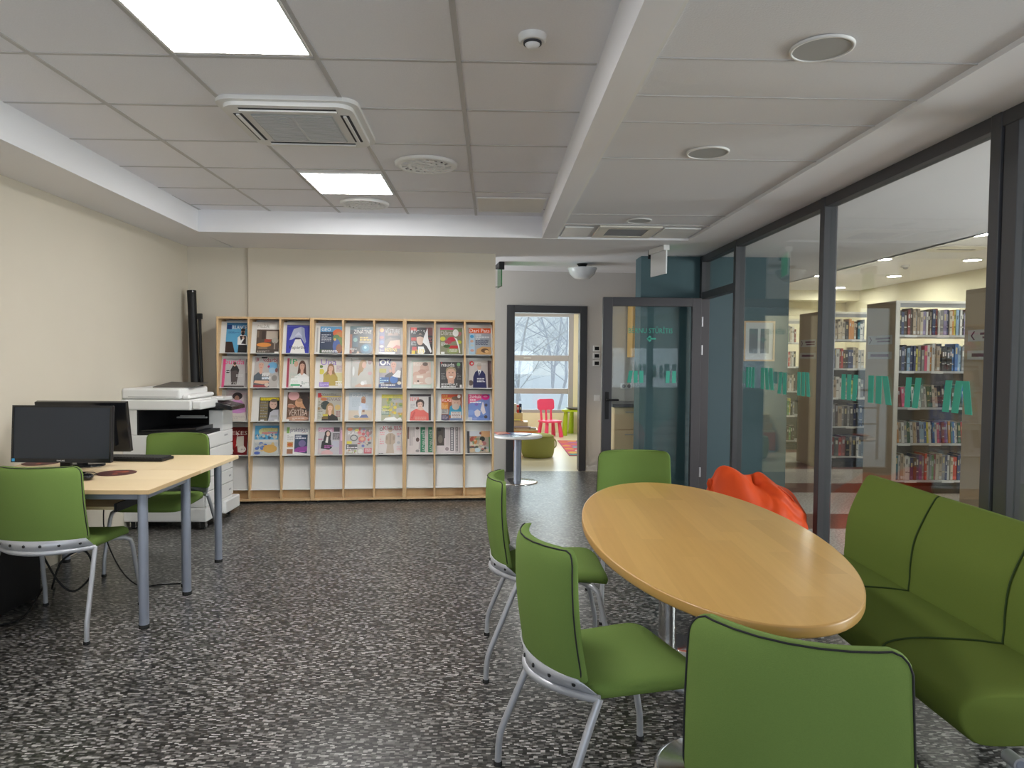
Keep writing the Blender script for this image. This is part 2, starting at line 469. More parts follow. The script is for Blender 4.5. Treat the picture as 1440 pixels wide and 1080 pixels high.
# play room
MB().box(-.14, .02, 9.0, 13.9, 0, 2.8).build('wall_play_room_left', M['yellow_wall'], kind='structure')
MB().box(-.14, 2.9, 8.99, 13.9, 2.7, 2.76).build('ceiling_play_room', M['white'], kind='structure')
pr_ = MB().box(-.14, .10, 13.5, 13.62, 0, 2.76).box(1.55, 2.5, 13.5, 13.62, 0, 2.76).box(.10, 1.55, 13.5, 13.62, 0, .37).box(.10, 1.55, 13.5, 13.62, 2.27, 2.76)
pr_.build('wall_play_room_far', M['yellow_wall'], kind='structure')
w4 = struct_root('window_4')
wf = MB()
for a, b, z0, z1 in ((.10, .17, .37, 2.27), (1.455, 1.55, .37, 2.27), (.17, 1.455, .37, .43), (.17, 1.455, 2.20, 2.27), (.17, 1.455, 1.36, 1.47), (.17, 1.455, .735, .835)):
    wf.box(a, b, 13.5, 13.58, z0, z1)
part('window_frame', wf, mat('grey_window_frame', (.42, .41, .43), .5), w4, bevel=.006)
for z0, z1 in ((.43, .735), (.835, 1.36), (1.47, 2.20)):
    part('glass_pane', MB().box(.17, 1.455, 13.535, 13.541, z0, z1), M['glass'], w4)
part('window_handle', MB().box(.60, .74, 13.48, 13.5, 1.405, 1.425), M['plastic_white'], w4, bevel=.004)
# library shell
MB().box(2.30, 4.15, -3.4, 14.0, S, S + .06).box(4.10, 4.15, -3.4, 14.0, S, 2.8).build('ceiling_library_soffit', M['white'], kind='structure')
MB().box(4.15, 7.6, -3.4, 14.0, 2.75, 2.81).build('ceiling_library', M['white'], kind='structure')
MB().box(7.0, 7.15, -3.4, 14.0, 0, 2.8).build('wall_library_right', M['yellow_wall'], kind='structure')
MB().box(2.56, 7.1, 13.9, 14.05, 0, 2.8).box(2.56, 7.0, 13.4, 13.9, 2.56, 2.8).build('wall_library_far', M['yellow_wall'], kind='structure')
MB().box(2.3, 7.1, -3.5, -3.4, 0, 2.8).build('wall_library_front', M['cream'], kind='structure')

# ------------------------------------------------------------------ glass partition and door
XG = 2.22
w1 = struct_root('window_1')
for y0, y1 in ((7.36, 7.43), (6.33, 6.39), (4.635, 4.70), (3.02, 3.085), (1.3, 1.36)):
    part('mullion', MB().box(2.175, 2.265, y0, y1, 0, S), M['dark_metal'], w1, bevel=.004)
part('mullion', MB().box(2.185, 2.275, 2.93, 3.012, 0, S), M['dark_metal'], w1, bevel=.004)
part('top_rail', MB().box(2.18, 2.26, -1.5, 7.43, 2.435, S), M['dark_metal'], w1, bevel=.004)
part('transom', MB().box(2.18, 2.26, 6.39, 7.36, 2.05, 2.12), M['dark_metal'], w1, bevel=.004)
for y0, y1 in ((4.70, 6.33), (3.085, 4.635), (1.36, 2.93)):
    part('bottom_rail', MB().box(2.18, 2.26, y0, y1, 0, .07), M['dark_metal'], w1, bevel=.004)
panes = []
for y0, y1, z0 in ((6.39, 7.36, 2.12), (4.70, 6.33, .07), (3.085, 4.635, .07), (1.36, 2.93, .07)):
    panes.append(part('glass_pane', MB().box(XG - .004, XG + .004, y0, y1, z0, 2.435), M['glass'], w1))
def bars(parent, groups, plane):
    for (a, b, n, z0, z1, kinds) in groups:
        w = (a - b) / (n * 1.32)
        for k in range(n):
            c = a - w * .5 - k * (a - b - w) / max(1, n - 1)
            t = kinds[k] * w * (-.55 if plane == 'x' else .55)
            pts = [(c + w / 2 - t, z0), (c - w / 2 - t, z0), (c - w / 2 + t, z1), (c + w / 2 + t, z1)]
            mb = MB()
            if plane == 'x': mb.add([(XG - .0062, y, z) for y, z in pts] + [(XG - .0042, y, z) for y, z in pts], [(0, 1, 2, 3), (7, 6, 5, 4), (0, 4, 5, 1), (1, 5, 6, 2), (2, 6, 7, 3), (3, 7, 4, 0)])
            else: mb.add([(y, DY - .0062, z) for y, z in pts] + [(y, DY - .0042, z) for y, z in pts], [(0, 1, 2, 3), (7, 6, 5, 4), (0, 4, 5, 1), (1, 5, 6, 2), (2, 6, 7, 3), (3, 7, 4, 0)])
            part('vinyl_bar', mb, M['sticker'], parent)
bars(panes[1], [(6.12, 5.93, 3, 1.185, 1.36, (0, 0, 0)), (5.78, 5.53, 3, 1.185, 1.36, (0, -.5, -.5)), (5.42, 5.28, 2, 1.165, 1.33, (.5, 0)), (5.08, 4.885, 3, 1.17, 1.34, (0, 0, -.5))], 'x')
bars(panes[2], [(4.43, 4.24, 3, 1.18, 1.34, (0, 0, .3)), (4.11, 3.885, 3, 1.18, 1.34, (0, 0, -.7)), (3.735, 3.61, 2, 1.18, 1.34, (.2, .5)), (3.41, 3.215, 3, 1.18, 1.335, (.4, .5, -.5))], 'x')
DY = 7.30
d1 = struct_root('door_1')
fr = MB()
for a, b, z0, z1 in ((1.135, 1.235, .008, 2.055), (2.06, 2.155, .008, 2.055), (1.235, 2.06, 1.965, 2.055), (1.235, 2.06, .008, .09)):
    fr.box(a, b, DY - .03, DY + .03, z0, z1)
part('door_frame', fr, M['dark_metal'], d1, bevel=.004)
pane = part('glass_pane', MB().box(1.235, 2.06, DY - .004, DY + .004, .09, 1.965), M['glass'], d1)
tx = MB()
for s, x0, x1, z, h in (('BĒRNU STŪRĪTIS', 1.405, 1.862, 1.690, .072),):
    v, f, w = text_polys(s)
    tx.add([(x0 + p[0] * (x1 - x0) / w, DY - .0052, z + p[1] * h) for p in v], f)
part('lettering', tx, M['sticker'], pane)
ar = MB()
for pts in ([(1.592, 1.632), (1.626, 1.666), (1.642, 1.650), (1.624, 1.632)], [(1.592, 1.632), (1.624, 1.632), (1.642, 1.614), (1.626, 1.598)], [(1.612, 1.641), (1.690, 1.641), (1.690, 1.623), (1.612, 1.623)]):
    ar.add([(x, DY - .0052, z) for x, z in pts], [(0, 1, 2, 3)])
part('arrow', ar, M['sticker'], pane)
bars(pane, [(1.565, 1.405, 3, 1.175, 1.30, (0, 0, .45)), (1.905, 1.80, 2, 1.175, 1.30, (0, .15))], 'y')
hd = part('handle', MB().tube([(1.185, DY - .03, 1.0), (1.185, DY - .075, 1.0), (1.20, DY - .08, 1.0), (1.30, DY - .08, 1.0)], .010, 10).box(1.165, 1.205, DY - .036, DY - .028, .80, 1.08), M['black'], d1)
for z in (1.81, 1.52, .25):
    part('hinge', MB().tube([(2.165, DY - .02, z - .05), (2.165, DY - .02, z + .05)], .011, 10), M['silver'], d1)

# ------------------------------------------------------------------ ceiling things
def led_panel(x0, x1, y0, y1, lit, label):
    t = thing('ceiling_light', label, 'ceiling light', ((x0 + x1) / 2, (y0 + y1) / 2, C), 0, 'square ceiling light panels')
    a, b = (x1 - x0) / 2, (y1 - y0) / 2
    part('frame', MB().box(-a, a, -b, -b + .012, -.009, .002).box(-a, a, b - .012, b, -.009, .002).box(-a, -a + .012, -b + .012, b - .012, -.009, .002).box(a - .012, a, -b + .012, b - .012, -.009, .002), M['plastic_white'], t)
    part('diffuser', MB().box(-a + .012, a - .012, -b + .012, b - .012, -.006, .001), M['led'] if lit else M['off_panel'], t)
led_panel(-1.34, -.76, 2.43, 3.04, True, 'large bright square ceiling light cut by the top edge of the photo')
led_panel(-1.34, -.77, 4.965, 5.59, True, 'bright square ceiling light beyond the air conditioner')
led_panel(-.135, .425, 5.66, 6.20, False, 'unlit cream square ceiling light in the corner by the beam')
# cassette air conditioner
ac = thing('air_conditioner', 'white square cassette air conditioner with grey grille in the tiled ceiling', 'air conditioner', (-1.03, 3.89, C), math.radians(1))
part('housing', MB().prism(rrect(.70, .74, .09, 6), -.022, -.001).prism(rrect(.64, .68, .08, 6), -.042, -.022), M['plastic_white'], ac, bevel=.006)
g = MB().box(-.205, .205, -.215, .215, -.050, -.042)
part('grille', g, M['grille'], ac, bevel=.003)
g2 = MB()
for k in range(19):
    y = -.20 + k * .0222
    g2.box(-.198, .198, y - .005, y + .005, -.0525, -.050)
g2.box(-.006, .006, -.21, .21, -.0535, -.050)
part('grille_slats', g2, M['shelf_grey'], ac)
for sx, sy, ln in ((0, -1, .24), (0, 1, .24), (-1, 0, .22), (1, 0, .22)):
    b, lo = MB(), MB()
    if sx == 0:
        b.box(-ln, ln, sy * .278 - .024, sy * .278 + .024, -.0440, -.0415)
        lo.box(-ln, ln, sy * .278 - .007, sy * .278 + .008, -.052, -.044)
    else:
        b.box(sx * .268 - .022, sx * .268 + .022, -ln, ln, -.0440, -.0415)
        lo.box(sx * .268 - .007, sx * .268 + .008, -ln, ln, -.052, -.044)
    s_ = part('air_slot', b, M['vent_dark'], ac)
    part('louvre', lo, M['plastic_white'], s_)
def diffuser(x, y, r, label):
    t = thing('ceiling_diffuser', label, 'air vent', (x, y, C), 0, 'round swirl vents in the tiled ceiling')
    part('backing', MB().lathe([(r * .93, -.012), (r * .93, -.002)], 36), M['vent_dark'], t)
    d = MB().lathe([(r, -.002), (r * .985, -.016), (r * .95, -.022), (r * .80, -.023), (r * .80, -.016)], 44, caps=False)
    for ro, ri, n, w1 in ((.81, .60, 18, .50), (.52, .34, 12, .52), (.26, .10, 7, .55)):
        for k in range(n):
            a0 = 2 * PI * k / n
            wv = 2 * PI / n * w1 * (1 + .25 * math.sin(k * 2.3))
            o1 = [(r * ro * math.cos(a0 + wv * q / 3), r * ro * math.sin(a0 + wv * q / 3)) for q in range(4)]
            i1 = [(r * ri * math.cos(a0 + .16 + wv * q / 3), r * ri * math.sin(a0 + .16 + wv * q / 3)) for q in (3, 2, 1, 0)]
            d.prism(o1 + i1, -.0225, -.015)
    for ro, ri in ((.61, .50), (.35, .25)):
        d.lathe([(r * ro, -.015), (r * ro, -.023), (r * ri, -.023), (r * ri, -.015)], 40, caps=False)
    d.lathe([(r * .11, -.014), (r * .11, -.023)], 20)
    part('swirl_plate', d, M['plastic_white'], t)
diffuser(-.44, 4.70, .205, 'round swirl air vent right of the air conditioner')
diffuser(-1.06, 5.93, .20, 'round swirl air vent beyond the farther lit panel')
sd = thing('smoke_detector', 'small white smoke detector on the tiled ceiling near the beam', 'smoke detector', (.150, 2.83, C))
part('base', MB().lathe([(.046, -.026), (.055, -.020), (.056, 0)], 28), M['plastic_white'], sd)
part('sensor_head', MB().lathe([(.008, -.052), (.018, -.050), (.030, -.036), (.030, -.026)], 24), M['plastic_white'], sd)
part('vent_ring', MB().lathe([(.036, -.034), (.036, -.026)], 24), M['vent_dark'], sd)
for x, y, r, lab in ((1.145, 2.49, .108, 'large round ceiling speaker nearest the camera'), (1.13, 3.755, .112, 'middle round ceiling speaker right of the beam'), (1.154, 5.62, .10, 'farthest round ceiling speaker beside the square vent')):
    t = thing('ceiling_speaker', lab, 'speaker', (x, y, S + .022), 0, 'round speakers in the right ceiling')
    part('rim', MB().lathe([(r, -.002), (r * .98, -.010), (r * .9, -.011), (r * .9, -.002)], 36), M['plastic_white'], t)
    part('mesh', MB().lathe([(r * .9, -.007), (r * .9, 0)], 36), M['grille'], t)
sv = thing('square_vent', 'square grey ceiling vent in a pale frame beside the far speaker', 'air vent', (1.14, 6.12, S + .022))
part('frame', MB().box(-.26, .26, -.26, -.17, -.016, -.001).box(-.26, .26, .17, .26, -.016, -.001).box(-.26, -.17, -.17, .17, -.016, -.001).box(.17, .26, -.17, .17, -.016, -.001), M['shelf_white'], sv, bevel=.004)
vg = MB().box(-.17, .17, -.17, .17, -.006, -.001)
for k in range(12): vg.box(-.17, .17, -.165 + k * .029, -.150 + k * .029, -.012, -.006)
part('grille', vg, M['slot'], sv)
for x0, x1, lab in ((.60, .84, 'pale square ceiling hatch left of the square vent'), (1.43, 1.74, 'pale square ceiling hatch right of the square vent')):
    tag(MB().box(x0, x1, 5.92, 6.38, S + .010, S + .021).build('ceiling_hatch', M['plastic_white'], bevel=.003), lab, 'ceiling hatch', 'hatches beside the square vent')
lp = thing('ceiling_lamp', 'milky glass bowl lamp on the corridor ceiling above the doorway', 'ceiling lamp', (1.02, 8.10, S))
part('mount', MB().lathe([(.03, -.055), (.05, -.02), (.065, -.001)], 20), M['black'], lp)
part('lamp_shade', MB().lathe([(.04, -.175), (.09, -.165), (.14, -.12), (.165, -.062), (.165, -.05), (.03, -.045)], 32), M['lamp_glass'], lp)
def exit_sign(loc, rz, label, half, glassy):
    t = thing('exit_sign', label, 'exit sign', loc, rz, 'exit signs hanging from the ceiling')
    part('bracket', MB().box(-half, half, -.03, .03, -.05, -.001), M['plastic_white'] if not glassy else M['black'], t, bevel=.004)
    part('end_cap', MB().box(-half - .012, -half, -.03, .03, -.09, -.005), M['black'], t, bevel=.003)
    pl = part('sign_plate', MB().box(-half, half, -.006, .006, -.27, -.05), M['glass_green'] if glassy else M['sign_white'], t)
    if not glassy:
        part('green_face', MB().box(-half + .005, half - .005, .006, .0075, -.26, -.06), mat('exit_green_face', (.02, .34, .14), .4, emit=(.02, .4, .15), estr=.4), pl, 'green face of the sign')
    return t
exit_sign((1.60, 6.84, S), math.radians(-78), 'white hanging exit sign seen edge-on by the dark teal pier', .17, False)
e2 = exit_sign((.08, 8.15, S), math.radians(97), 'green glass exit sign peeking past the cream wall corner', .16, True)
part('wire', MB().tube([(-.14, -.008, -.27), (-.16, .03, -.285), (-.12, .13, -.285)], .004, 6), M['black'], e2)

# ------------------------------------------------------------------ little things on the corridor wall
for k, z in enumerate((1.548, 1.455, 1.362)):
    t = thing('thermostat', ('top', 'middle', 'lowest')[k] + ' of the three small wall controllers by the doorway', 'thermostat', (1.312, yb(1.312), z), math.atan(.075), 'three wall controllers by the doorway')
    part('housing', MB().box(-.046, .046, -.018, 0, -.036, .036), M['plastic_white'], t, bevel=.004)
    part('display', MB().box(-.026, .030, -.0195, -.018, -.022, .022), M['black'], t)
t = thing('light_switch', 'white light switch below the three wall controllers', 'light switch', (1.325, yb(1.325), .925), math.atan(.075))
part('plate', MB().box(-.04, .04, -.010, 0, -.04, .04), M['plastic_white'], t, bevel=.004)
part('rocker', MB().box(-.026, .026, -.015, -.010, -.026, .026), M['plastic_white'], t, bevel=.003)
t = thing('wall_socket', 'double wall socket above the counter behind the glass door', 'socket', (1.70, yb(1.70), 1.075), math.atan(.075))
part('plate', MB().box(-.072, .072, -.010, 0, -.036, .036), M['plastic_white'], t, bevel=.004)
for x in (-.034, .034):
    part('outlet', MB().lathe([(.024, 0), (.024, .003)], 20, X=Matrix.Translation((x, -.0105, 0)) @ Matrix.Rotation(PI / 2, 4, 'X')), M['slot'], t)
# kitchenette behind the door
t = thing('base_cabinet', 'light wood base cabinet with drawers behind the glass door', 'cabinet', (1.44, 8.30, 0))
part('body', MB().box(0, .80, .02, .56, .08, .85).box(0, .80, .06, .56, 0, .08, 1), [M['birch'], M['black']], t)
for z0, z1 in ((.09, .33), (.34, .58), (.59, .845)):
    d_ = part('drawer', MB().box(.005, .395, 0, .02, z0, z1), M['birch'], t, bevel=.002)
    part('handle', MB().tube([(.13, -.025, z1 - .05), (.27, -.025, z1 - .05)], .006, 8).tube([(.14, 0, z1 - .05), (.14, -.025, z1 - .05)], .005, 8).tube([(.26, 0, z1 - .05), (.26, -.025, z1 - .05)], .005, 8), M['silver'], d_)
part('door', MB().box(.405, .795, 0, .02, .09, .845), M['birch'], t, bevel=.002)
tag(MB().box(1.42, 2.30, 8.27, 8.88, .851, .89).build('worktop', mat('dark_grey_worktop', (.10, .10, .115), .35), bevel=.003), 'dark grey worktop on the wood base cabinet', 'worktop')
t = thing('wall_cabinet', 'narrow-looking wood wall cabinet above the dark worktop', 'cabinet', (1.70, 8.58, 1.44))
part('body', MB().box(0, .60, .02, .32, 0, .66), M['maple'], t)
part('door', MB().box(.002, .298, 0, .02, .002, .658), M['maple'], t, bevel=.002)
part('door', MB().box(.302, .598, 0, .02, .002, .658), M['maple'], t, bevel=.002)
# framed sheet on the teal pier
t = thing('framed_print', 'wood-framed grey sheet hanging on the teal wall behind glass', 'picture', (2.815, 7.43, 1.62))
part('frame', MB().box(-.165, .165, -.022, -.001, .195, .212).box(-.165, .165, -.022, -.001, -.212, -.195).box(-.165, -.148, -.022, -.001, -.195, .195).box(.148, .165, -.022, -.001, -.195, .195), M['beech'], t)
part('sheet', MB().box(-.148, .148, -.010, -.001, -.195, .195), M['picture_paper'], t)
pp = MB().box(-.105, -.015, -.012, -.010, -.13, .13).box(.015, .105, -.012, -.010, -.13, .13)
part('print', pp, M['print_grey'], t)

# ------------------------------------------------------------------ green visitor chairs
def chair_back_pt(s, t, side):
    """s -1..1 across, t 0..1 up; side +1 sitter's face, -1 outer face"""
    z = .492 + .380 * t
    hw = .232 - .018 * t
    r = .042
    top = .872 - z
    if top < r: hw = hw - r + math.sqrt(max(0, r * r - (r - top) ** 2))
    lo = z - .492
    if lo < .02: hw = hw - .012 + .012 * math.sqrt(max(0, 1 - (1 - lo / .02) ** 2))
    y = -.236 - .030 * t + .062 * s * s - .012 * math.sin(PI * t)
    th = .017 * max(.0, 1 - abs(s) ** 7) ** .5 * (1 - .55 * max(0, (t - .8) / .2) ** 2) + .006
    return Vector((s * hw, y + side * th, z))
def rail_pts(n=15):
    return [(-.236 + .472 * k / (n - 1), -.262 + .128 * abs(-1 + 2 * k / (n - 1)) ** 2.0, .446) for k in range(n)]
def make_chair(label, group):
    t = thing('visitor_chair', label, 'chair', (0, 0, 0), 0, group)
    ss = [-1, -.985, -.95, -.85, -.65, -.4, -.15, .15, .4, .65, .85, .95, .985, 1]
    tt = [0, .03, .08, .2, .35, .5, .65, .78, .88, .93, .96, .98, .993, 1]
    mb = MB()
    ns, nt_ = len(ss), len(tt)
    v = [chair_back_pt(s, q, 1) for q in tt for s in ss] + [chair_back_pt(s, q, -1) for q in tt for s in ss]
    K = ns * nt_
    f = []
    for i in range(nt_ - 1):
        for j in range(ns - 1):
            a = i * ns + j
            f.append((a + 1, a, a + ns, a + ns + 1)); f.append((K + a, K + a + 1, K + a + ns + 1, K + a + ns))
    rim = [j for j in range(ns)] + [i * ns + ns - 1 for i in range(1, nt_)] + [(nt_ - 1) * ns + j for j in range(ns - 2, -1, -1)] + [i * ns for i in range(nt_ - 2, 0, -1)]
    for a, b in zip(rim, rim[1:] + rim[:1]): f.append((a, b, K + b, K + a))
    mb.add(v, f, 0, True)
    b_ = part('backrest', mb, M['green'], t)
    pp = [chair_back_pt(-.995, q, -1) + Vector((-.001, -.001, 0)) for q in (0, .1, .25, .4, .55, .7, .82, .90, .95, .98)]
    pp += [chair_back_pt(s, .995, -1) + Vector((0, -.001, .001)) for s in (-.97, -.85, -.6, -.3, 0, .3, .6, .85, .97)]
    pp += [chair_back_pt(.995, q, -1) + Vector((.001, -.001, 0)) for q in (.98, .95, .90, .82, .7, .55, .4, .25, .1, 0)]
    part('piping', MB().tube(pp, .0024, 6), M['rubber'], b_)
    # seat
    out = []
    n = 40
    prof = [(.0, .428), (.90, .424), (.985, .432), (1.0, .448), (.975, .464), (.90, .474), (.6, .476), (.0, .472)]
    def seat_outline(a):
        c, s_ = math.cos(a), math.sin(a)
        e = .26
        x = math.copysign(abs(c) ** e, c); y = math.copysign(abs(s_) ** e, s_)
        yy = .045 + .228 * y
        return Vector((x * (.222 + .014 * y), yy, 0))
    P = []
    for k, z in prof:
        row = []
        for i in range(n):
            q = seat_outline(2 * PI * (i + .5) / n)
            c = Vector((0, .045, 0))
            w = c + (q - c) * max(k, .001)
            drop = -.020 * max(0, (w.y - .17) / .10) ** 2
            dish = -.006 * (1 - min(1, (w.x / .2) ** 2)) * (1 if z > .45 else 0)
            row.append((w.x, w.y, z + drop + dish))
        P.append(row)
    part('seat', MB().grid(P, 0, True, wrap_u=True), M['green'], t, weld=True)
    # back plate with its bolts
    R = rail_pts()
    pl = MB()
    v = []
    for k in range(15):
        s = -1 + 2 * k / 14
        q = chair_back_pt(s * .97, .03, -1)
        v += [(R[k][0] * .98, R[k][1] - .002, .452), (q.x, q.y - .007, .508), (q.x, q.y - .002, .508), (R[k][0] * .98, R[k][1] + .004, .452)]
    f = []
    for k in range(14):
        for e in range(4): f.append((k * 4 + e, k * 4 + (e + 1) % 4, k * 4 + 4 + (e + 1) % 4, k * 4 + 4 + e))
    f += [(3, 2, 1, 0), (56, 57, 58, 59)]
    pl.add(v, f, 0, True)
    p_ = part('back_plate', pl, M['silver'], t)
    for k in range(6):
        s = -.86 + k * .344
        i = (s + 1) / 2 * 14; i0 = int(i); fr_ = i - i0
        a = Vector(R[i0]).lerp(Vector(R[min(14, i0 + 1)]), fr_)
        q = chair_back_pt(s * .97, .03, -1)
        pos = Vector(((a.x * .98 + q.x) / 2, (a.y + q.y) / 2 - .006, .482))
        nrm = Vector((s * .5, -1, .1)).normalized()
        part('bolt', MB().lathe([(.0075, 0), (.0065, .003), (0.0, .0035)], 12, X=Matrix.Translation(pos) @ nrm.to_track_quat('Z', 'Y').to_matrix().to_4x4()), M['rubber'], p_)
    part('rear_rail', MB().tube(R, .0125, 12), M['silver'], t)
    part('seat_frame', MB().tube([(-.15, -.13, .420), (-.15, .13, .419), (.15, .13, .419), (.15, -.13, .420)], .009, 10), M['silver'], t)
    for sx in (-1, 1):
        lg = part('leg', MB().tube([(sx * .235, -.134, .448), (sx * .243, -.165, .38), (sx * .262, -.258, .155), (sx * .264, -.272, .115), (sx * .265, -.278, .07), (sx * .265, -.280, .012)], .0120, 12), M['silver'], t)
        part('foot_cap', MB().lathe([(.015, 0), (.015, .012), (.011, .016)], 14, X=Matrix.Translation((sx * .265, -.280, 0))), M['rubber'], lg)
        lg = part('leg', MB().tube([(sx * .15, .13, .419), (sx * .225, .19, .412), (sx * .243, .212, .395), (sx * .250, .222, .36), (sx * .262, .268, .14), (sx * .263, .276, .10), (sx * .264, .280, .012)], .0120, 12), M['silver'], t)
        part('foot_cap', MB().lathe([(.015, 0), (.015, .012), (.011, .016)], 14, X=Matrix.Translation((sx * .264, .280, 0))), M['rubber'], lg)
    return t
GC = 'green chairs with silver legs'
def hd_(deg): return math.radians(deg - 90)
chair = make_chair('green chair at the table, farther of two facing right on its left', GC)
chair.location = (.262, 3.335, 0); chair.rotation_euler.z = hd_(0)
dup(chair, (.375, 2.265, 0), hd_(17), 'green chair at the table with full seat showing, nearer of two on its left', GC)
dup(chair, (.86, 4.02, 0), hd_(-90), 'green chair at the far end of the oval table, in front of the glass door', GC)
dup(chair, (.735, 1.60, 0), hd_(58), 'green chair nearest the camera, its back to us and legs out of view', GC)
dup(chair, (-2.258, 3.775, 0), hd_(91), 'green chair at the desk with its back and bolted rear rail toward us', GC)
dup(chair, (-2.225, 4.865, 0), hd_(-90), 'green chair across the desk, in front of the white printer', GC)

# ------------------------------------------------------------------ oval table
ot = thing('oval_table', 'oval maple meeting table on chrome columns beside the green sofa', 'table', (.841, 2.866, 0), math.radians(-1.8))
def oval(a, b, n=96): return [(a * math.cos(2 * PI * k / n), b * math.sin(2 * PI * k / n)) for k in range(n)]
top = MB()
n = 96
prof = [(.0, .702), (.985, .702), (.998, .704), (1.0, .708), (1.0, .731), (.998, .7342), (.992, .735)]
P = [[(.457 * k * math.cos(2 * PI * i / n), 1.069 * k * math.sin(2 * PI * i / n), z) for i in range(n)] for k, z in prof[1:]]
top.grid(P, 0, True, wrap_u=True)
top.add(P[0], [list(range(n))[::-1]], 0)
edge = part('edge_band', top, M['maple_edge'], ot)
part('tabletop', MB().prism(oval(0.457 * .992, 1.069 * .992), .7335, .7352), M['maple'], ot)
for sy in (-.5, .5):
    col = part('column', MB().lathe([(.042, .018), (.042, .70)], 28, X=Matrix.Translation((0, sy, 0))), M['chrome'], ot)
    part('foot_disc', MB().lathe([(.255, 0), (.255, .006), (.24, .012), (.06, .022), (.05, .03)], 48, X=Matrix.Translation((0, sy, 0))), M['chrome'], col)
    part('mounting_plate', MB().box(-.13, .13, sy - .13, sy + .13, .690, .7015), M['black'], ot)
part('crossbar', MB().box(-.02, .02, -.46, .46, .662, .690), M['black'], ot)

# ------------------------------------------------------------------ sofa
sf = thing('sofa', 'long olive green upholstered sofa against the glass wall', 'sofa', (1.8, 2.73, 0))
X0 = -1.8; Y0 = -2.73
ys = [1.975, 2.40, 2.963, 3.53]
def cushion(prof, y0, y1, r=.012):
    """closed profile (x,z) swept along y with softly rounded ends"""
    m = len(prof)
    cx = sum(p[0] for p in prof) / m; cz = sum(p[1] for p in prof) / m
    rows = []
    for y, k in ((y0 + .0005, .0), (y0 + .0005, .93), (y0 + .004, .975), (y0 + .014, 1.0), (y0 + .06, 1.004), ((y0 + y1) / 2, 1.01), (y1 - .06, 1.004), (y1 - .014, 1.0), (y1 - .004, .975), (y1 - .0005, .93), (y1 - .0005, .0)):
        row = []
        for x, z in prof:
            dx, dz = x - cx, z - cz
            L = math.hypot(dx, dz) or 1
            d = (1 - k) * .16 if k > .5 else 0
            if k <= .5: row.append((cx + dx * .02 + X0, y + Y0, cz + dz * .02))
            else: row.append((x - dx / L * min(L, d) + X0, y + Y0, z - dz / L * min(L, d)))
        rows.append(row)
    return MB().grid(rows, 0, True, wrap_u=True)
def smooth_prof(p, n=5):
    out = []
    m = len(p)
    for i in range(m):
        a, b, c, d = (Vector(p[(i + k - 1) % m]) for k in range(4))
        for q in range(n):
            t = q / n
            out.append(tuple(.5 * ((2 * b) + (c - a) * t + (2 * a - 5 * b + 4 * c - d) * t * t + (3 * b - a - 3 * c + d) * t ** 3)))
    return out
seat_p = smooth_prof([(1.437, .312), (1.387, .340), (1.362, .385), (1.366, .428), (1.40, .452), (1.50, .463), (1.68, .455), (1.80, .440), (1.93, .425), (1.93, .325), (1.80, .310), (1.60, .308)])
back_p = smooth_prof([(1.806, .415), (1.799, .50), (1.802, .58), (1.815, .66), (1.850, .745), (1.893, .825), (1.912, .848), (1.935, .846), (1.945, .82), (1.925, .68), (1.918, .50), (1.92, .415)])
for a, b in zip(ys, ys[1:]):
    part('seat_panel', cushion(seat_p, a, b), M['sofa_green'], sf)
    part('back_panel', cushion(back_p, a, b), M['sofa_green'], sf)
for y in ys[1:-1]:
    part('seam', MB().tube([(x + X0, y + Y0, z) for x, z in back_p[1:32]], .0035, 6), M['seam'], sf)
    part('seam', MB().tube([(x + X0, y + Y0, z) for x, z in seat_p[2:36]], .0035, 6), M['seam'], sf)
for y in (1.945, 3.42):
    lg = part('leg', MB().tube([(1.50 + X0, y + Y0, .296), (1.475 + X0, y + Y0, .012)], .016, 14), M['silver'], sf)
    part('foot_cap', MB().lathe([(.02, 0), (.02, .012)], 14, X=Matrix.Translation((1.475 + X0, y + Y0, 0))), M['rubber'], lg)
    j = part('joint', MB().tube([(1.50 + X0, y + Y0 - .026, .290), (1.50 + X0, y + Y0 + .026, .290)], .020, 20), M['silver'], sf)
    part('joint_cap', MB().tube([(1.50 + X0, y + Y0 - .029, .290), (1.50 + X0, y + Y0 - .026, .290)], .013, 16), M['leg_grey'], j)
    part('cross_bar', MB().tube([(1.50 + X0, y + Y0, .281), (1.90 + X0, y + Y0, .281)], .014, 12), M['silver'], sf)
    lg = part('leg', MB().tube([(1.90 + X0, y + Y0, .288), (1.935 + X0, y + Y0, .012)], .016, 14), M['silver'], sf)
    part('foot_cap', MB().lathe([(.02, 0), (.02, .012)], 14, X=Matrix.Translation((1.935 + X0, y + Y0, 0))), M['rubber'], lg)
part('long_rail', MB().tube([(1.90 + X0, 1.945 + Y0, .281), (1.90 + X0, 3.42 + Y0, .281)], .014, 12), M['silver'], sf)

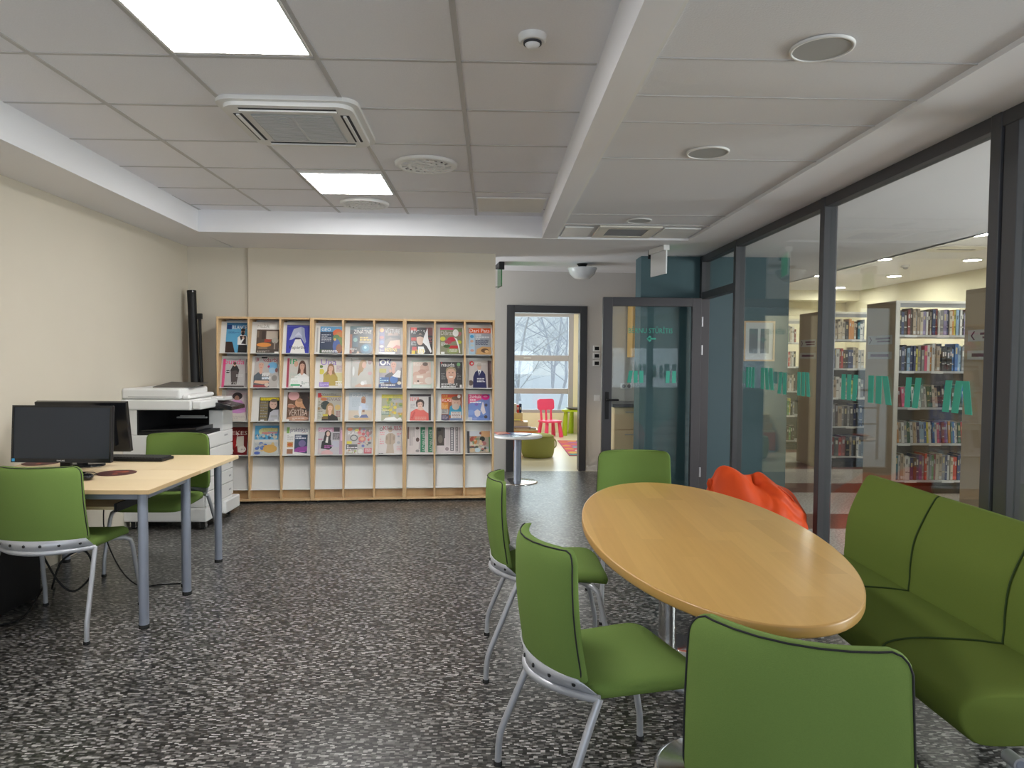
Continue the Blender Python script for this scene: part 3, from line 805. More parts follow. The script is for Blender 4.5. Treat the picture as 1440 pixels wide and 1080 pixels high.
# ------------------------------------------------------------------ orange bean bag
bb = MB()
rows = []
for i in range(41):
    th = PI * i / 40
    row = []
    for j in range(96):
        ph = 2 * PI * j / 96
        rx, ry = .345, .33
        z = .30 - .30 * math.cos(th)
        k = max(0.0, math.sin(th)) ** .62
        sag = 1 - .20 * max(0, (z - .28) / .32) ** 1.2
        crease = -.026 * math.exp(-((math.sin(ph * 1.5 + 5.5 * z - 1.2)) / .16) ** 2) - .018 * math.exp(-((math.sin(ph * 2.5 - 6 * z + .4)) / .14) ** 2)
        fold = crease + .022 * math.sin(3 * ph + 7 * z) + .016 * math.sin(5 * ph - 11 * z + 1) + .010 * math.sin(9 * ph + 17 * z)
        fold *= max(0, min(1, (z - .1) / .3))
        x = (rx * sag + fold) * k * math.cos(ph); y = (ry * sag + fold) * k * math.sin(ph)
        zz = z * (1 + .06 * math.sin(2 * ph + .8) * (z > .2)) + .022 * math.sin(8 * x / .3 + 3 * y / .3) * max(0, (z - .3) / .3)
        # gathered top corner pulled out to the left
        g = math.exp(-(((x + .22) / .14) ** 2 + ((y + .02) / .16) ** 2)) * (z > .3)
        zz += .10 * g; x -= .07 * g
        row.append((x, y, max(.002, zz)))
    rows.append(row)
bg = thing('bean_bag', 'crumpled orange-red bean bag behind the oval table at the glass wall', 'bean bag', (1.79, 4.78, 0), math.radians(8))
part('cover', bb.grid(rows, 0, True, wrap_u=True), M['orange'], bg, subsurf=1, weld=True)
part('gathered_corner', MB().tube([(-.30, -.03, .56), (-.325, -.035, .60), (-.335, -.04, .622)], [.035, .028, .010], 12), M['orange'], bg)
part('seam', MB().tube([(.345 * math.cos(a) * (1 - .2 * max(0, (z - .28) / .32)), -.16 + .1 * z, z + .002) for a, z in ((.25, .20), (.3, .30), (.45, .40), (.75, .50), (1.1, .57))], .005, 6), M['orange'], bg)

# ------------------------------------------------------------------ desks
def make_desk(label, sgn):
    t = thing('desk', label, 'desk', (0, 0, 0), 0, 'two birch desks pushed together')
    part('desktop', MB().box(-1.215, 0, -.322, .322, .711, .735), [M['birch']], t, bevel=.003)
    part('edge_band', MB().box(-1.213, .0008, -.3225, -.3215, .7125, .7335).box(.0002, .0012, -.320, .320, .7125, .7335).box(-1.213, 0, .3215, .3225, .7125, .7335), M['birch_edge'], t)
    for x in (-.055, -1.09):
        for y in (-.272, .25):
            lg = part('leg', MB().tube([(x, y, .018), (x, y, .711)], .0245, 20), M['leg_grey'], t)
            part('foot_cap', MB().lathe([(.026, 0), (.026, .020), (.022, .020)], 20, X=Matrix.Translation((x, y, 0))), M['rubber'], lg)
    part('frame_rail', MB().box(-1.08, -.06, -.265, -.240, .675, .709).box(-1.08, -.06, .225, .250, .675, .709).box(-.07, -.04, -.24, .225, .678, .709).box(-1.105, -1.075, -.24, .225, .678, .709), M['leg_grey'], t)
    tr = part('keyboard_tray', MB().box(-.80, -.235, -.20, .12, .606, .622), M['birch'], t, bevel=.002)
    [part('tray_slide', MB().box(xx, xx + .015, -.21, .15, .596, .640), M['black'], tr) for xx in (-.235, -.815)]
    part('tray_hanger', MB().box(-.232, -.220, -.08, -.04, .640, .709).box(-.815, -.803, -.08, -.04, .640, .709).box(-.232, -.220, .10, .14, .640, .709).box(-.815, -.803, .10, .14, .640, .709), M['silver'], tr)
    return t
dk = make_desk('birch desk nearer the camera, with the dark screen facing us', 1)
dk.location = (-1.757, 3.985, 0)
d_2 = dup(dk, (-1.757 - 1.215, 4.634, 0), PI, 'birch desk nearer the printer, with the keyboard and turned-away monitor', 'two birch desks pushed together')

def make_monitor(label, loc, rz, tilt):
    t = thing('monitor', label, 'monitor', loc, rz, 'two black monitors on the desks')
    X = Matrix.Translation((0, 0, .245)) @ Matrix.Rotation(tilt, 4, 'X')
    hs = part('housing', MB().box(-.278, .278, .004, .028, -.160, .160, X=X).box(-.20, .20, .028, .052, -.12, .10, X=X), M['gloss_black'], t, bevel=.005)
    part('bezel', MB().box(-.278, .278, -.004, .004, -.160, -.137, X=X).box(-.278, .278, -.004, .004, .150, .160, X=X).box(-.278, -.267, -.004, .004, -.137, .150, X=X).box(.267, .278, -.004, .004, -.137, .150, X=X), M['gloss_black'], t)
    part('screen', MB().box(-.267, .267, -.001, .005, -.137, .150, X=X), M['screen'], t)
    tx = MB(); v, f, w = text_polys('SAMSUNG')
    tx.add([(-.022 + p[0] * .044 / w, -.0046, -.1525 + p[1] * .011) for p in v], f, X=X)
    part('logo', tx, M['plastic_white'], t)
    part('energy_sticker', MB().box(-.272, -.256, -.0048, -.004, -.154, -.138, X=X), mat('blue_sticker', (.03, .30, .62), .4), t)
    st = part('stand', MB().box(-.030, .030, .022, .050, .012, .20), M['black'], t, bevel=.006)
    part('base', MB().lathe([(.118, 0), (.118, .008), (.10, .014), (.03, .018)], 36, X=Matrix.Translation((0, .03, 0)) @ Matrix.Diagonal((1.1, .8, 1, 1))), M['gloss_black'], st)
    return t
m1 = make_monitor('black monitor with dark screen facing us on the nearer desk', (-2.412, 4.035, .735), math.radians(-1), math.radians(-4))
m2 = make_monitor('black monitor seen from behind on the desk by the printer', (-2.545, 4.50, .735), PI, math.radians(-10))
t = thing('keyboard', 'black keyboard on the desk in front of the printer', 'keyboard', (-2.345, 4.715, .735), math.radians(-4))
part('body', MB().box(-.22, .22, -.075, .075, .002, .020), M['black'], t, bevel=.004)
kb = MB()
for r_ in range(6):
    for c_ in range(20):
        if (r_, c_) in ((0, 1),): continue
        kb.box(-.212 + c_ * .0212, -.212 + c_ * .0212 + .018, -.066 + r_ * .0225, -.066 + r_ * .0225 + .018, .020, .027)
part('keys', kb, mat('keycap_black', (.03, .03, .032), .5), t)
def mouse_pad(loc, label):
    mb = MB().lathe([(.103, 0), (.105, .002), (.103, .0035)], 40, col=(.085, .022, .020))
    rnd = random.Random(4)
    for k in range(9):
        a, r_ = rnd.uniform(0, 6.28), rnd.uniform(0, .07)
        mb.lathe([(rnd.uniform(.012, .028), .0036 + k * .0001), (0, .0037 + k * .0001)], 12, X=Matrix.Translation((r_ * math.cos(a), r_ * math.sin(a), 0)), col=rnd.choice([(.30, .06, .03), (.5, .22, .06), (.16, .03, .03), (.06, .015, .02), (.45, .12, .05)]))
    o = mb.build('mouse_pad', M['pad'], loc=loc)
    return tag(o, label, 'mouse pad', 'round dark red mouse pads')
mouse_pad((-2.19, 4.185, .735), 'round dark red printed mouse pad lying right of the monitor base')
mouse_pad((-2.86, 4.56, .735), 'round dark red mouse pad half hidden behind the facing monitor')
t = thing('computer_mouse', 'small black mouse on the nearer desk just past the chair back', 'mouse', (-2.235, 3.965, .735), .5)
part('body', MB().grid([[(.030 * math.sin(PI * i / 10) ** .7 * math.cos(2 * PI * j / 20), .050 * math.sin(PI * i / 10) ** .7 * math.sin(2 * PI * j / 20), .017 - .017 * math.cos(PI * i / 10)) for j in range(20)] for i in range(11)], 0, True, wrap_u=True), M['gloss_black'], t, weld=True)
part('cable', MB().tube([(0, .05, .012), (.01, .10, .004), (.05, .16, .004), (.03, .24, .004), (-.06, .30, .004)], .0022, 6), M['black'], t)
t = thing('computer_tower', 'black computer tower on the floor under the nearer desk', 'computer', (-2.73, 3.99, 0))
part('case', MB().box(-.09, .09, -.20, .20, .015, .40), M['black'], t, bevel=.004)
part('front_panel', MB().box(-.088, .088, -.208, -.20, .02, .395), M['gloss_black'], t)
for x in (-.07, .07):
    for y in (-.16, .16): part('foot', MB().lathe([(.014, 0), (.014, .015)], 10, X=Matrix.Translation((x, y, 0))), M['rubber'], t)
def cable(label, pts, r=.004):
    q = []
    pts = [Vector(p) for p in pts]
    for i in range(len(pts) - 1):
        a, b, c, d = pts[max(0, i - 1)], pts[i], pts[i + 1], pts[min(len(pts) - 1, i + 2)]
        for k in range(6):
            s = k / 6
            q.append(.5 * ((2 * b) + (c - a) * s + (2 * a - 5 * b + 4 * c - d) * s * s + (3 * b - a - 3 * c + d) * s ** 3))
    q.append(pts[-1])
    tag(MB().tube(q, r, 7).build('power_cable', M['black']), label, 'cable', 'black cables under the desks')
cable('black cable looping under the nearer desk beside the tower', [(-2.62, 4.15, .30), (-2.50, 4.12, .12), (-2.42, 4.15, .05), (-2.40, 4.30, .12), (-2.46, 4.32, .24), (-2.55, 4.25, .20), (-2.58, 4.20, .06), (-2.66, 4.35, .006)], .006)
cable('thin black cable sagging from the tray to the floor behind the chair legs', [(-2.40, 4.45, .60), (-2.36, 4.36, .35), (-2.27, 4.36, .12), (-2.16, 4.37, .008), (-2.05, 4.40, .006), (-1.93, 4.42, .006)], .004)
cable('black cable lying along the floor at the left frame edge', [(-2.80, 3.72, .006), (-2.62, 3.72, .006), (-2.52, 3.82, .006), (-2.56, 4.0, .03), (-2.60, 4.15, .08)], .005)

# ------------------------------------------------------------------ printer
pr = thing('printer', 'large off-white office copier with black output bay against the left wall', 'printer', (-2.655, 6.10, 0))
def bx(*a): return MB().box(*a)
part('plinth', MB().box(-.335, .335, -.30, .30, .065, .185), M['mfp'], pr, bevel=.012)
part('plinth_foot', MB().box(.22, .36, .06, .40, .055, .165), M['mfp'], pr, bevel=.01)
for x in (-.27, .29):
    for y in (-.25, .30):
        c_ = part('caster', MB().tube([(x - .014, y, .028), (x + .014, y, .028)], .028, 18), M['rubber'], pr)
        part('caster_fork', MB().box(x - .024, x - .018, y - .018, y + .018, .015, .066).box(x + .018, x + .024, y - .018, y + .018, .015, .066), M['chrome'], c_)
part('body', MB().box(-.33, .318, -.30, .29, .185, .775).box(-.33, .33, .25, .30, .775, .98).box(-.33, -.215, -.30, .25, .775, .98).box(.215, .335, .07, .30, .775, .955), M['mfp'], pr, bevel=.006)
for k, (z0, z1) in enumerate(((.19, .305), (.312, .42), (.427, .535), (.542, .655), (.662, .772))):
    dr = part('drawer', MB().box(.318, .336, -.298, .296, z0, z1), M['mfp'], pr, bevel=.004)
    if k < 3: part('handle', MB().box(.3362, .3382, .20, .245, z0 + .045, z0 + .060), M['mfp_grey'], dr)
    if k == 4: part('badge', MB().box(.3362, .3378, .10, .17, z0 + .066, z0 + .080), M['mfp_grey'], dr)
part('output_bay', MB().box(-.215, .215, .235, .25, .775, .98).box(-.215, -.205, -.296, .25, .775, .98).box(-.205, .310, -.30, .25, .775, .800).box(.205, .215, .08, .25, .80, .955), M['black'], pr)
part('bay_tray', MB().add([(-.18, -.28, .815), (.25, -.28, .835), (.25, .22, .835), (-.18, .22, .815), (-.18, -.28, .807), (.25, -.28, .80), (.25, .22, .80), (-.18, .22, .807)], [(0, 1, 2, 3), (7, 6, 5, 4), (0, 4, 5, 1), (1, 5, 6, 2), (2, 6, 7, 3), (3, 7, 4, 0)]), M['gloss_black'], pr)
part('bay_rail', MB().box(-.05, .20, .05, .08, .885, .897).box(.0, .20, .0, .02, .905, .912), M['mfp_grey'], pr)
part('scanner_base', MB().box(-.34, .225, -.315, .28, .980, 1.065).box(.225, .30, -.30, .06, .985, 1.055), M['mfp'], pr, bevel=.012)
part('feeder_lid', MB().box(-.335, .135, -.305, .26, 1.068, 1.155).box(.135, .20, -.28, .24, 1.068, 1.105), M['mfp'], pr, bevel=.02, segs=3)
part('feeder_slot', MB().box(-.28, .10, -.3065, -.305, 1.086, 1.090), M['mfp_grey'], pr)
part('feeder_tray', MB().add([(-.16, -.14, 1.157), (.16, -.14, 1.157), (.16, .20, 1.180), (-.16, .20, 1.186), (-.16, -.14, 1.162), (.16, -.14, 1.162), (.16, .20, 1.186), (-.16, .20, 1.192)], [(3, 2, 1, 0), (4, 5, 6, 7), (0, 1, 5, 4), (1, 2, 6, 5), (2, 3, 7, 6), (3, 0, 4, 7)]), mat('brown_grey_plastic', (.10, .09, .08), .5), pr)
part('side_tray', MB().box(.20, .335, .10, .30, 1.035, 1.065), M['mfp'], pr, bevel=.008)
cp = part('control_panel', MB().add([(.225, .0, .985), (.435, .0, .955), (.435, .0, .990), (.225, .0, 1.042), (.225, .33, .985), (.435, .33, .955), (.435, .33, .990), (.225, .33, 1.042)], [(0, 1, 2, 3), (7, 6, 5, 4), (1, 5, 6, 2), (3, 2, 6, 7), (0, 3, 7, 4), (0, 4, 5, 1)]), M['gloss_black'], pr, bevel=.006)
part('touch_screen', MB().add([(.255, .09, 1.0352), (.405, .09, .9982), (.405, .25, .9982), (.255, .25, 1.0352), (.255, .09, 1.0372), (.405, .09, 1.0002), (.405, .25, 1.0002), (.255, .25, 1.0372)], [(3, 2, 1, 0), (4, 5, 6, 7), (0, 1, 5, 4), (1, 2, 6, 5), (2, 3, 7, 6), (3, 0, 4, 7)]), mat('dim_touch_screen', (.10, .07, .075), .25), cp)

# black tube in the corner
t = thing('projection_screen', 'tall black rolled screen leaning in the corner behind the printer', 'rolled screen', (-2.80, 6.86, 0))
part('tube', MB().tube([(0, 0, 0), (-.115, .12, 2.03)], .041, 20), M['black'], t)
part('end_cap', MB().tube([(-.115, .12, 2.03), (-.1165, .1215, 2.05)], .043, 20), M['gloss_black'], t)
part('pole', MB().tube([(.050, .0, .02), (-.035, .105, 1.80)], .015, 12), M['black'], t)
part('latch', MB().box(-.05, -.012, .085, .12, 1.775, 1.83), M['black'], t)

# ------------------------------------------------------------------ round side table in the corridor
t = thing('side_table', 'low round white table on a grey column by the doorway', 'table', (.300, 8.07, 0))
part('tabletop', MB().lathe([(.268, .515), (.278, .520)], 48).lathe([(.278, .520), (.28, .528), (.276, .5395), (0, .5395)], 48, 1), [M['maple_edge'], mat('white_laminate', (.80, .80, .80), .3)], t)
part('column', MB().lathe([(.042, .016), (.042, .515)], 24), M['leg_grey'], t)
part('base', MB().lathe([(.23, 0), (.23, .006), (.215, .012), (.05, .018)], 44), M['chrome'], t)
def leaflet(x, y, w, h, rz, c, col2, label, z):
    mb = MB().box(-w / 2, w / 2, -h / 2, h / 2, 0, .004, col=c).box(-w * .42, w * .30, -h * .4, h * .05, .004, .0045, col=col2)
    o = mb.build('leaflet', M['print'], loc=(x, y, z), rotz=rz)
    tag(o, label, 'leaflet', 'leaflets on the round side table')
leaflet(.20, 7.985, .21, .29, .9, (.55, .62, .68), (.35, .45, .55), 'pale blue leaflet at the front edge of the round side table', .5405)
leaflet(.295, 8.13, .21, .29, 1.2, (.16, .22, .40), (.5, .55, .66), 'dark blue leaflet on the middle of the round side table', .5460)
leaflet(.115, 8.17, .15, .20, .3, (.75, .16, .10), (.85, .55, .45), 'red leaflet at the left of the round side table', .5515)

# ------------------------------------------------------------------ magazine racks
RA = math.atan2(.23, 2.644)
RL = 2.654
CW = RL / 9
ZL = [1.452, 1.120, .796, .467, .134]
TILT = math.atan(.085 / .30)
def rack_pt(x, y, z):
    return Vector((-2.622 + x * math.cos(RA) - y * math.sin(RA), 6.82 + x * math.sin(RA) + y * math.cos(RA), z))
def make_rack(label):
    t = thing('magazine_rack', label, 'magazine rack', (0, 0, 0), RA, 'beech magazine racks along the back wall')
    W = RL / 3 - .003
    for k in range(4):
        x = .0015 + k * CW - (.009 if 0 < k < 3 else 0) - (.0185 if k == 3 else 0)
        part('upright', MB().box(x, x + .018, 0, .285, .022, 1.777 if 0 < k < 3 else 1.795), M['beech'], t, bevel=.001)
    part('top_board', MB().box(.0195, W - .0165, 0, .285, 1.777, 1.795), M['beech'], t)
    part('bottom_board', MB().box(.0195, W - .0165, .002, .285, .022, .042), M['beech'], t)
    part('back_board', MB().box(.0195, W - .0165, .279, .2845, .042, 1.777), M['rack_grey'], t)
    part('toe_board', MB().box(.0195, W - .0165, .075, .085, .042, .128), M['beech'], t)
    for k in range(3):
        xa = k * CW + (.0195 if k == 0 else .0105); xb = (k + 1) * CW - (.0165 if k == 2 else .0095)
        for z in ZL:
            p_ = part('display_board', MB().add([(xa, .032, z), (xb, .032, z), (xb, .032 + .085, z + .30), (xa, .032 + .085, z + .30), (xa, .040, z), (xb, .040, z), (xb, .040 + .085, z + .30), (xa, .040 + .085, z + .30)], [(0, 1, 2, 3), (7, 6, 5, 4), (0, 4, 5, 1), (2, 6, 7, 3), (0, 3, 7, 4), (1, 5, 6, 2)]), M['rack_grey'], t)
            part('ledge', MB().box(xa, xb, .006, .032, z - .006, z), M['rack_grey'], p_)
    for x in (.05, W - .05):
        for y in (.03, .25): part('foot', MB().lathe([(.018, 0), (.018, .022)], 12, X=Matrix.Translation((x, y, 0))), M['rubber'], t)
    return t
rk = make_rack('left beech magazine rack, partly hidden by the copier')
rk.location = rack_pt(0, 0, 0)
dup(rk, rack_pt(RL / 3, 0, 0), RA, 'middle beech magazine rack on the back wall')
dup(rk, rack_pt(2 * RL / 3, 0, 0), RA, 'right beech magazine rack ending by the wall corner')

# ------------------------------------------------------------------ magazines: cover art in 0..1 cover coordinates
SK = (.66, .40, .28); SK2 = (.50, .27, .17); WH = (.80, .80, .78); BK = (.012, .012, .014); GR = (.35, .35, .35); LG = (.58, .58, .57)
def r(x0, y0, x1, y1, c): return ('r', x0, y0, x1, y1, c)
def e(cx, cy, rx, ry, c): return ('e', cx, cy, rx, ry, c)
def p(c, *pts): return ('p', pts, c)
def T(s, x, y, w, h, c, rot=0): return ('t', s, x, y, w, h, c, rot)
def lines(x0, x1, y0, n, h, c, seed=1, gap=1.8):
    """unreadable small print as rows of little blocks"""
    q = random.Random(seed); out = []
    for i in range(n):
        x = x0
        while x < x1 - .02:
            w = q.uniform(.04, .13)
            out.append(r(x, y0 - i * h * gap - h, min(x1, x + w), y0 - i * h * gap, c)); x += w + .018
            if q.random() < .12: break
    return out
def bust(cx, cy, s, skin, hair, shirt, long=False, neck=True):
    """head and shoulders; cy is the chin-to-brow centre"""
    o = []
    if long: o += [e(cx, cy - .02 * s, .15 * s, .19 * s, hair), p(hair, (cx - .15 * s, cy), (cx - .20 * s, cy - .34 * s), (cx - .05 * s, cy - .30 * s), (cx + .05 * s, cy - .30 * s), (cx + .19 * s, cy - .36 * s), (cx + .15 * s, cy))]
    else: o += [e(cx, cy + .03 * s, .125 * s, .145 * s, hair)]
    o += [p(shirt, (cx - .33 * s, cy - .62 * s), (cx - .30 * s, cy - .30 * s), (cx - .10 * s, cy - .20 * s), (cx + .10 * s, cy - .20 * s), (cx + .30 * s, cy - .30 * s), (cx + .33 * s, cy - .62 * s))]
    if neck: o += [p(skin, (cx - .055 * s, cy - .06 * s), (cx - .06 * s, cy - .21 * s), (cx, cy - .26 * s), (cx + .06 * s, cy - .21 * s), (cx + .055 * s, cy - .06 * s))]
    o += [e(cx, cy, .095 * s, .125 * s, skin), p(hair, (cx - .10 * s, cy + .05 * s), (cx - .06 * s, cy + .13 * s), (cx + .06 * s, cy + .13 * s), (cx + .10 * s, cy + .05 * s), (cx, cy + .085 * s))]
    d = tuple(v * .35 for v in skin)
    o += [e(cx - .038 * s, cy + .015 * s, .016 * s, .009 * s, d), e(cx + .038 * s, cy + .015 * s, .016 * s, .009 * s, d), r(cx - .03 * s, cy - .062 * s, cx + .03 * s, cy - .050 * s, (skin[0] * .75, skin[1] * .4, skin[2] * .4))]
    return o
def blotch(x0, y0, x1, y1, n, cols, seed, s=.08):
    q = random.Random(seed)
    return [e(q.uniform(x0 + s / 2, x1 - s / 2), q.uniform(y0 + s / 2, y1 - s / 2), q.uniform(.3, 1) * s, q.uniform(.25, .8) * s, q.choice(cols)) for _ in range(n)]
MAGS = []
def mag(row, col, rect, label, bg, *art, paper='print'):
    MAGS.append((row, col, rect, label, bg, [s for a in art for s in (a if isinstance(a, list) else [a])], paper))
RECT = [[(.072, .2, .299), (.061, .212, .296), (.047, .215, .283), (.070, .22, .272), (.059, .221, .279), (.047, .207, .268), (.051, .223, .274), (.053, .221, .276), (.045, .218, .275)],
        [(.038, .208, .281), (.035, .225, .304), (.07, .197, .293), (.064, .222, .284), (.068, .21, .300), (.044, .222, .291), (.068, .204, .28), (.053, .223, .266), (.047, .208, .283)],
        [(.061, .205, .305), (.082, .188, .233), (.049, .211, .285), (.043, .224, .275), (.047, .228, .283), (.070, .209, .263), (.053, .207, .267), (.068, .204, .267), (.041, .218, .268)],
        [(.053, .214, .272), (.029, .237, .291), (.041, .205, .272), (.049, .204, .267), (.022, .250, .267), (.038, .231, .279), (.030, .248, .268), (.026, .237, .262), (.033, .229, .223)]]
# top row
mag(0, 0, 0, 'magazine with a bearded man in a vest on bright blue', (.10, .34, .55), r(0, .80, 1, 1, (.045, .18, .36)), r(.02, .78, .24, .93, (.01, .04, .16)), T('BILANCE', .26, .79, .66, .13, WH), lines(.1, .6, .70, 3, .012, (.03, .12, .3), 3),
    p((.035, .018, .014), (0, 0), (0, .36), (.30, .36), (.33, .30), (.45, 0)), p(BK, (.58, 0), (.60, .28), (.96, .28), (1, .18), (1, 0)), p(WH, (.55, .26), (.54, .50), (.68, .60), (.92, .58), (1, .48), (1, .26)), p((.02, .016, .02), (.62, .56), (.70, .40), (.68, .30), (.94, .28), (.92, .56)), p(WH, (.60, .30), (.74, .44), (.82, .52), (.86, .48), (.72, .30)), e(.77, .68, .09, .10, SK2), e(.77, .64, .075, .065, BK), e(.77, .76, .10, .055, (.03, .018, .012)), e(.80, .50, .05, .04, SK))
mag(0, 1, 0, 'white-topped interiors magazine with an orange oval table', (.72, .71, .68), T('MEŽĀ', .02, .85, .50, .11, (.40, .38, .35)), r(.56, .83, .88, .97, (.86, .85, .82)), r(0, 0, 1, .79, (.10, .072, .055)), r(.42, .46, .94, .74, (.50, .43, .36)), r(.22, .46, .38, .74, (.055, .04, .035)), r(.02, .52, .10, .74, (.20, .15, .11)), e(.34, .27, .32, .075, (.66, .26, .06)), p((.36, .06, .04), (.34, .36), (.36, .47), (.66, .45), (.62, .36)), e(.82, .42, .15, .10, (.42, .39, .34)), r(.78, .06, .84, .36, (.30, .26, .22)), r(0, 0, 1, .12, (.07, .055, .045)), r(.1, .14, .5, .18, (.32, .22, .14)), r(.82, 0, 1, .04, WH), lines(.05, .6, .07, 2, .018, (.5, .45, .4), 8))
mag(0, 2, 0, 'royal blue magazine with a figure in a pale kerchief and robe', (.045, .055, .34), p((.40, .43, .55), (.12, .46), (.30, .86), (.62, .94), (.76, .90), (.80, .62), (.86, .40), (.80, .34), (.66, .52), (.40, .56), (.24, .48)), p((.30, .33, .45), (.62, .94), (.66, .60), (.80, .36), (.84, .34), (.74, .90)), p((.75, .73, .68), (.18, 0), (.24, .20), (.38, .48), (.62, .50), (.78, .22), (.84, 0)), e(.50, .52, .14, .035, (.04, .04, .10)), p((.55, .57, .66), (.34, .60), (.52, .76), (.70, .58), (.55, .64)), T('Paparžu', .14, .15, .70, .12, BK), r(0, .94, 1, .97, (.10, .11, .42)))
mag(0, 3, 0, 'white-spined magazine with a red-orange parrot on dark blue', (.030, .045, .085), r(0, .80, 1, 1, (.09, .28, .50)), T('GEO', .06, .83, .40, .13, WH), e(.78, .76, .22, .15, (.62, .13, .03)), e(.86, .68, .16, .12, (.55, .22, .05)), e(.72, .58, .16, .12, (.10, .20, .07)), e(.90, .42, .12, .20, (.16, .24, .08)), e(.74, .28, .17, .25, (.07, .12, .34)), e(.86, .18, .14, .17, (.26, .12, .07)), e(.66, .52, .06, .05, (.65, .4, .1)), lines(.06, .50, .70, 6, .022, (.55, .58, .62), 5, 2.6), r(0, 0, .55, .14, (.06, .09, .05)), lines(.1, .8, .12, 2, .03, (.70, .70, .68), 6))
mag(0, 4, 0, 'dark science magazine with a glowing blue planet', (.022, .030, .036), r(0, .86, 1, 1, (.05, .11, .13)), r(0, 0, .10, .70, (.30, .10, .06)), r(.12, .24, .36, .66, (.03, .08, .11)), T('ILUSTRĒTĀ', .30, .90, .55, .05, LG), T('ZINĀTNE', .16, .73, .78, .15, (.75, .74, .70)), e(.24, .50, .09, .08, (.22, .38, .36)), lines(.44, .92, .61, 3, .055, (.62, .44, .05), 9, 1.5), r(.42, .40, .90, .44, (.38, .36, .30)), e(.72, .17, .26, .20, (.02, .10, .17)), e(.70, .20, .16, .13, (.05, .24, .36)), e(.68, .22, .06, .05, (.40, .66, .78)), p((.55, .42, .32), (.30, 0), (.36, .10), (.44, .02)), e(.14, .10, .06, .05, (.4, .3, .26)), lines(.02, .32, .2, 3, .014, LG, 2))
mag(0, 5, 0, 'history magazine with bright yellow headline on brown', (.10, .075, .06), r(0, 0, .25, 1, (.10, .08, .20)), e(.12, .90, .10, .08, (.72, .27, .03)), T('VĒSTURE', .27, .79, .70, .17, (.50, .48, .46)), e(.52, .70, .13, .10, (.32, .20, .14)), e(.78, .72, .12, .10, (.26, .17, .13)), p((.03, .03, .035), (.25, .50), (.50, .62), (.74, .60), (1, .56), (1, .70), (.25, .70)), p((.55, .34, .24), (.36, .26), (.52, .50), (.96, .54), (1, .30), (.72, .22)), p((.42, .07, .04), (.60, .20), (.82, .34), (1, .30), (1, .20)), T('EIZENS', .28, .09, .56, .14, (.82, .58, .02)), e(.12, .62, .10, .06, (.30, .07, .06)), e(.12, .44, .10, .07, (.12, .16, .36)), e(.12, .28, .10, .05, (.42, .40, .38)), lines(.02, .22, .18, 5, .016, LG, 4), r(0, 0, .75, .06, (.70, .69, .68)))
mag(0, 6, 0, 'glossy black magazine with a dark-haired young face under a white flash', (.030, .026, .028), r(.03, .88, .30, 1, (.60, .05, .03)), T('RĪGAS', .05, .78, .62, .13, (.74, .73, .72)), r(.70, .70, 1, 1, (.16, .05, .05)), e(.46, .76, .20, .12, BK), e(.45, .55, .16, .22, (.60, .42, .33)), p((.05, .045, .045), (.24, .62), (.30, .74), (.60, .74), (.66, .60), (.45, .66)), p(WH, (.36, .08), (.36, .28), (.60, .28), (.68, .10), (.60, 0), (.34, 0)), p((.02, .02, .022), (.36, .30), (.60, .30), (.60, .34), (.36, .34)), r(.06, .50, .28, .62, (.50, .04, .03)), r(.10, .12, .30, .27, (.52, .05, .04)), T('KĀTE', .30, .02, .34, .16, (.80, .58, .04)), r(.08, 0, .24, .13, (.72, .52, .04)), lines(.06, .28, .46, 4, .020, LG, 7), lines(.72, .96, .62, 8, .016, (.45, .12, .12), 8), p((.80, .81, .82), (.62, .66), (.74, .92), (.78, .98), (.80, .60), (.96, .10), (.92, .04), (.74, .30), (.56, .44)))
mag(0, 7, 0, 'pink-banner garden magazine with red fruit', (.22, .22, .14), r(0, .92, .60, 1, (.68, .03, .18)), T('Dārza', .03, .72, .58, .17, (.55, .54, .52)), e(.12, .58, .12, .08, (.55, .52, .06)), e(.52, .56, .20, .09, (.50, .03, .06)), e(.36, .46, .16, .08, (.36, .07, .09)), r(.40, .22, .80, .33, (.50, .02, .03)), e(.86, .46, .10, .07, (.52, .55, .06)), e(.84, .78, .12, .10, (.42, .16, .16)), e(.88, .90, .10, .06, (.18, .26, .10)), lines(.04, .34, .44, 4, .02, LG, 2), e(.30, .30, .16, .06, (.05, .10, .03)), e(.56, .12, .26, .10, (.26, .32, .12)), r(.04, 0, .20, .09, WH), e(.70, .80, .13, .14, (.80, .80, .78)), p((.80, .80, .78), (.62, .64), (.76, .58), (.86, .30), (.90, .06), (.86, .04), (.80, .30), (.70, .54)), lines(.42, .78, .18, 2, .03, (.60, .60, .50), 5))
mag(0, 8, 0, 'orange-headed do-it-yourself magazine with a blue side strip', (.32, .34, .38), r(0, .81, 1, 1, (.68, .10, .02)), T('Dari Pats', .03, .84, .92, .14, WH), r(0, 0, .26, .79, (.36, .50, .62)), e(.14, .68, .09, .06, (.06, .30, .55)), e(.13, .50, .08, .05, (.60, .34, .24)), e(.14, .34, .08, .04, (.5, .5, .45)), e(.14, .15, .09, .05, (.55, .30, .25)), lines(.30, .94, .76, 3, .045, (.62, .64, .66), 3), lines(.30, .9, .56, 5, .03, (.10, .11, .16), 5, 1.4), p((.52, .30, .13), (.30, 0), (.36, .20), (.60, .30), (1, .28), (1, 0)), e(.72, .15, .18, .08, (.12, .06, .03)), e(.80, .12, .09, .05, (.66, .42, .20)))
